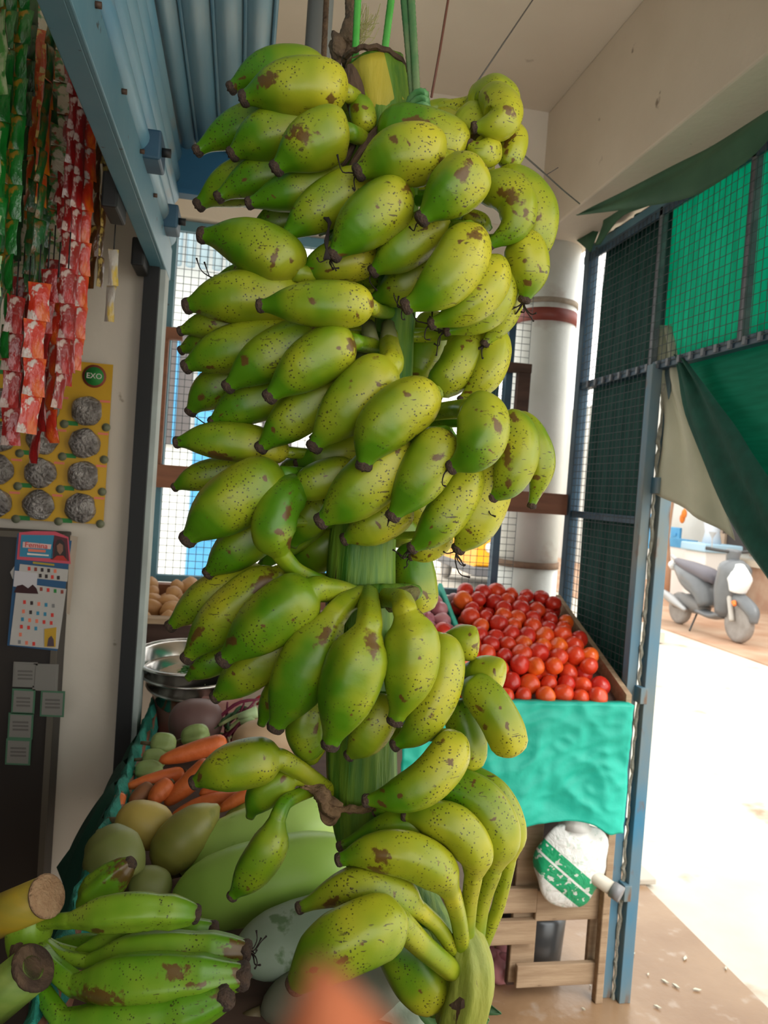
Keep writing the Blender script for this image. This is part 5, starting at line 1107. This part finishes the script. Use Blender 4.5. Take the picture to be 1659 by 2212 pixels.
build(MB().tube([pp, Vector((pp.x, pp.y, 3.05))], .026, 24), 'pipe', M('grey_pipe', (.20, .23, .24), (.30, .31, .30), scale=8, rough=.45, stretch=(1, 1, .3)), t)
build(MB().tube([pp + Vector((-.03, 0, 0)), pp + Vector((.03, 0, 0))], .008, 8), 'lower_pin', M('grey_pipe', (.20, .23, .24)), t)
rope('brown_cord', [(699, 150, 1.5), (706, 0, 1.5)], .0055, coir, 'brown cord tied against the grey ceiling pipe', cat='cord')
wr_ = M('rusty_wire', (.16, .06, .04), rough=.6)
tag(build(MB().tube([P(932, 210, 1.3), P(950, 110, 1.31), P(968, 0, 1.32), P(968, 0, 1.32) + (P(968, 0, 1.32) - P(932, 210, 1.3)) * 2.2], .0022, 7), 'rusty_wire', wr_), 'rust-brown wire running up to the ceiling right of the green ropes', 'wire')
hk = Vector((.82, 2.2, 3.04)); a_ = P(1025, 186, 1.25); e_ = P(1152, -2, 1.5)
tag(build(MB().tube([a_, e_, e_ + (e_ - a_) * ((3.045 - e_.z) / (e_.z - a_.z))], .0014, 6), 'thin_wire', M('grey_wire', (.10, .09, .08))), 'thin dark wire slanting up to the right above the top bananas', 'wire')
a_ = [P(1112, 318, 1.2), P(1180, 378, 1.5), P(1218, 412, 1.7), P(1252, 440, 1.9)]
t = thing('twisted_wire', a_[0], 'thin twisted binding wire from the bunch to the tarpaulin', 'wire'); build(MB().tube(crom(a_, lin(20)), .0016, 6), 'wire', M('grey_wire', (.10, .09, .08)), t); build(MB().tube([a_[1], P(1206, 362, 1.5)], .001, 5), 'wire_end', MATS['grey_wire'], t)
hk = P(1000, 185, 2.0)
tag(build(MB().tube(crom([Vector((hk.x, hk.y, 3.05)), Vector((hk.x, hk.y, 3.0)), Vector((hk.x + .02, hk.y, 2.975)), Vector((hk.x + .035, hk.y, 2.99))], lin(10)), .006, 8), 'ceiling_hook', black), 'small dark ceiling hook above the top right bananas', 'hook')
# ------------------------------------------------------------------ raw plantain hand, lower left
PT = thing('plantain_hand', P(60, 2100, .86), 'cut hand of raw green plantains with a thick stem at the lower left', 'plantains')
brn = lambda *q: [q]
banana([(150, 1988, .86), (290, 1968, .85), (425, 1975, .86)], 74, neck=[(115, 1990, .87), (70, 1998, .88)], parent=PT, mat=PLN, nm='plantain', ridge=.06, keys=NK[:10] + [(.8, .9), (.9, .72), (.96, .58), (1, .45)], sc=[(210, 2012, 8, 3, 0)])
banana([(165, 2060, .89), (300, 2020, .885), (465, 2008, .885)], 50, neck=[(120, 2045, .89), (80, 2020, .89)], parent=PT, mat=PLN, nm='plantain', ridge=.06, keys=NK[:10] + [(.8, .95), (.9, .85), (.96, .72), (1, .6)], sc=[(310, 2020, 12, 5, -8)])
banana([(190, 2078, .865), (350, 2050, .855), (535, 2055, .855)], 70, neck=[(130, 2065, .87), (85, 2030, .885)], parent=PT, mat=PLN, nm='plantain', ridge=.06, thr=7, keys=NK[:10] + [(.8, .95), (.9, .8), (.96, .66), (1, .55)], sc=[(520, 2055, 34, 1.5, 0), (390, 2060, 12, 1.6, 0)])
banana([(160, 2128, .83), (330, 2118, .815), (530, 2108, .82)], 104, neck=[(110, 2085, .85), (80, 2045, .88)], parent=PT, mat=PLN, nm='plantain', ridge=.07, keys=NK[:10] + [(.78, .86), (.88, .66), (.95, .54), (1, .46)], sc=[(378, 2098, 24, 1.9, 0), (215, 2155, 30, 2.6, 10), (420, 2130, 9, 4, -12), (525, 2108, 26, 1.5, 0)])
banana([(130, 2200, .81), (300, 2208, .80), (492, 2150, .80)], 92, neck=[(85, 2130, .84), (72, 2060, .87)], parent=PT, mat=PLN, nm='plantain', ridge=.06, keys=NK[:10] + [(.78, .9), (.88, .76), (.95, .62), (1, .5)], sc=[(490, 2150, 26, 1.5, 0)])
banana([(100, 2060, .93), (180, 2045, .93), (300, 2040, .93)], 50, parent=PT, mat=PLN, nm='plantain', neck=None)
build(MB().tube(crom([P(*q) for q in ((70, 1960, .89), (62, 2010, .885), (60, 2060, .88), (90, 2100, .87))], lin(12)), [.020, .022, .024, .025, .025, .024, .022, .02, .018, .016, .014, .012], 18, ridge=.06, nr=5), 'hand_crown', PLN, PT)
build(MB().ell(P(48, 2055, .868), .014, .012, .018, lump=.4, seed=7), 'dark_scar', dryb, PT)
ct = P(103, 1935, .86); cb_ = P(-60, 2005, .90); dd = (ct - cb_).normalized()
build(MB().tube([cb_, cb_.lerp(ct, .5), ct], [.024, .0235, .0225], 28, ridge=.02, nr=7), 'stem', M('plantain_stem', (.46, .30, .02), (.30, .25, .03), scale=8, rough=.5, stretch=(1, 1, 4)), PT)
build(MB().lathe([(.0235, -.003), (.024, .0), (.021, .002), (.001, .001)], ct, 24, dd.to_track_quat('Z', 'Y').to_matrix()), 'cut_end', M('cut_stem_end', (.30, .17, .085), (.38, .24, .13), scale=90, rough=.9, bump=.6), PT)
PT2 = thing('banana_stump', P(20, 2150, .84), 'thick green plantain stem with brown cut rim in the bottom left corner', 'stump')
ct = P(72, 2090, .82); cb_ = P(-80, 2215, .84); dd = (ct - cb_).normalized()
build(MB().tube([cb_, ct], [.026, .024], 28, ridge=.05, nr=9), 'stem', M('green_stem', (.10, .20, .02), (.22, .30, .05), scale=12, rough=.55, stretch=(1, 1, 3), c3=(.05, .05, .02), s3=9), PT2)
build(MB().lathe([(.024, -.004), (.026, 0), (.023, .004), (.013, .0)], ct, 24, dd.to_track_quat('Z', 'Y').to_matrix()), 'cut_rim', dryb, PT2)
PT3 = thing('loose_plantain', P(180, 1950, .93), 'single plantain standing up with a brown dried tip in front of the round mango', 'plantain')
banana([(190, 1965, .94), (225, 1918, .93), (285, 1862, .93)], 80, parent=PT3, mat=PLN, nm='plantain_body', neck=None, ridge=.09, keys=[(0, .4), (.2, .9), (.4, 1), (.7, .8), (.9, .55), (1, .3)], sc=[(282, 1880, 60, 1, 0)])
# ------------------------------------------------------------------ bag of greens under the bunch, and the photographer's fingertip
t = thing('greens_bag', P(900, 2240, .99), 'pale translucent bag with green leaves under the lowest crown', 'bag')
build(MB().ell(P(880, 2235, 1.02), .085, .05, .075, n=36, m=24, lump=.35, seed=9), 'bag', M('pale_green_bag', (.42, .50, .36), (.50, .56, .46), scale=12, rough=.35, bump=.6, bscale=25), t)
lf = M('leaf_green', (.03, .10, .03)); lf2 = M('leaf_mid', (.10, .26, .06), (.16, .32, .12), scale=20, rough=.5)
for q, w, m in ((((1000, 2190), (1045, 2175), (1082, 2186)), .008, lf), (((990, 2215), (1030, 2190), (1056, 2200)), .016, lf2), (((1000, 2230), (1020, 2212), (1040, 2235)), .014, lf2), (((900, 2160), (930, 2190), (960, 2240)), .012, lf2)):
    cc = crom([P(*p, .93) for p in q], lin(8)); nv = (cc[-1] - cc[0]).normalized().cross(RM @ Vector((0, 0, 1)))
    rows = [[p + nv * w * math.sin(math.pi * min(1, i / 7 * .93 + .07)) * s_ + (RM @ Vector((0, 0, 1))) * (.004 * abs(s_)) for s_ in (-1, -.5, 0, .5, 1)] for i, p in enumerate(cc)]
    build(MB().sheet(rows), 'leaf', m, t, solid=.0006)
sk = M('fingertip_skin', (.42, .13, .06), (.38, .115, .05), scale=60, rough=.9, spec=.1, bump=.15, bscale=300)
t = thing('fingertip', P(760, 2700, .06), "person's blurred fingertip at the lower edge of the view", 'finger')
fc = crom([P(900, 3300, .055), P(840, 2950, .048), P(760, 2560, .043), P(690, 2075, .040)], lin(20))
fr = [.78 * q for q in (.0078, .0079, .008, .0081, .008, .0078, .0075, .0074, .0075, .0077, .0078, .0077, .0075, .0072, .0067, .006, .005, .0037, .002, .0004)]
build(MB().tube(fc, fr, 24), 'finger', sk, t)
build(MB().ell(fc[13] + RM @ Vector((0, 0, -.0052)), .0034, .0042, .0010, RM), 'nail', M('nail', (.75, .45, .36), rough=.3), t)
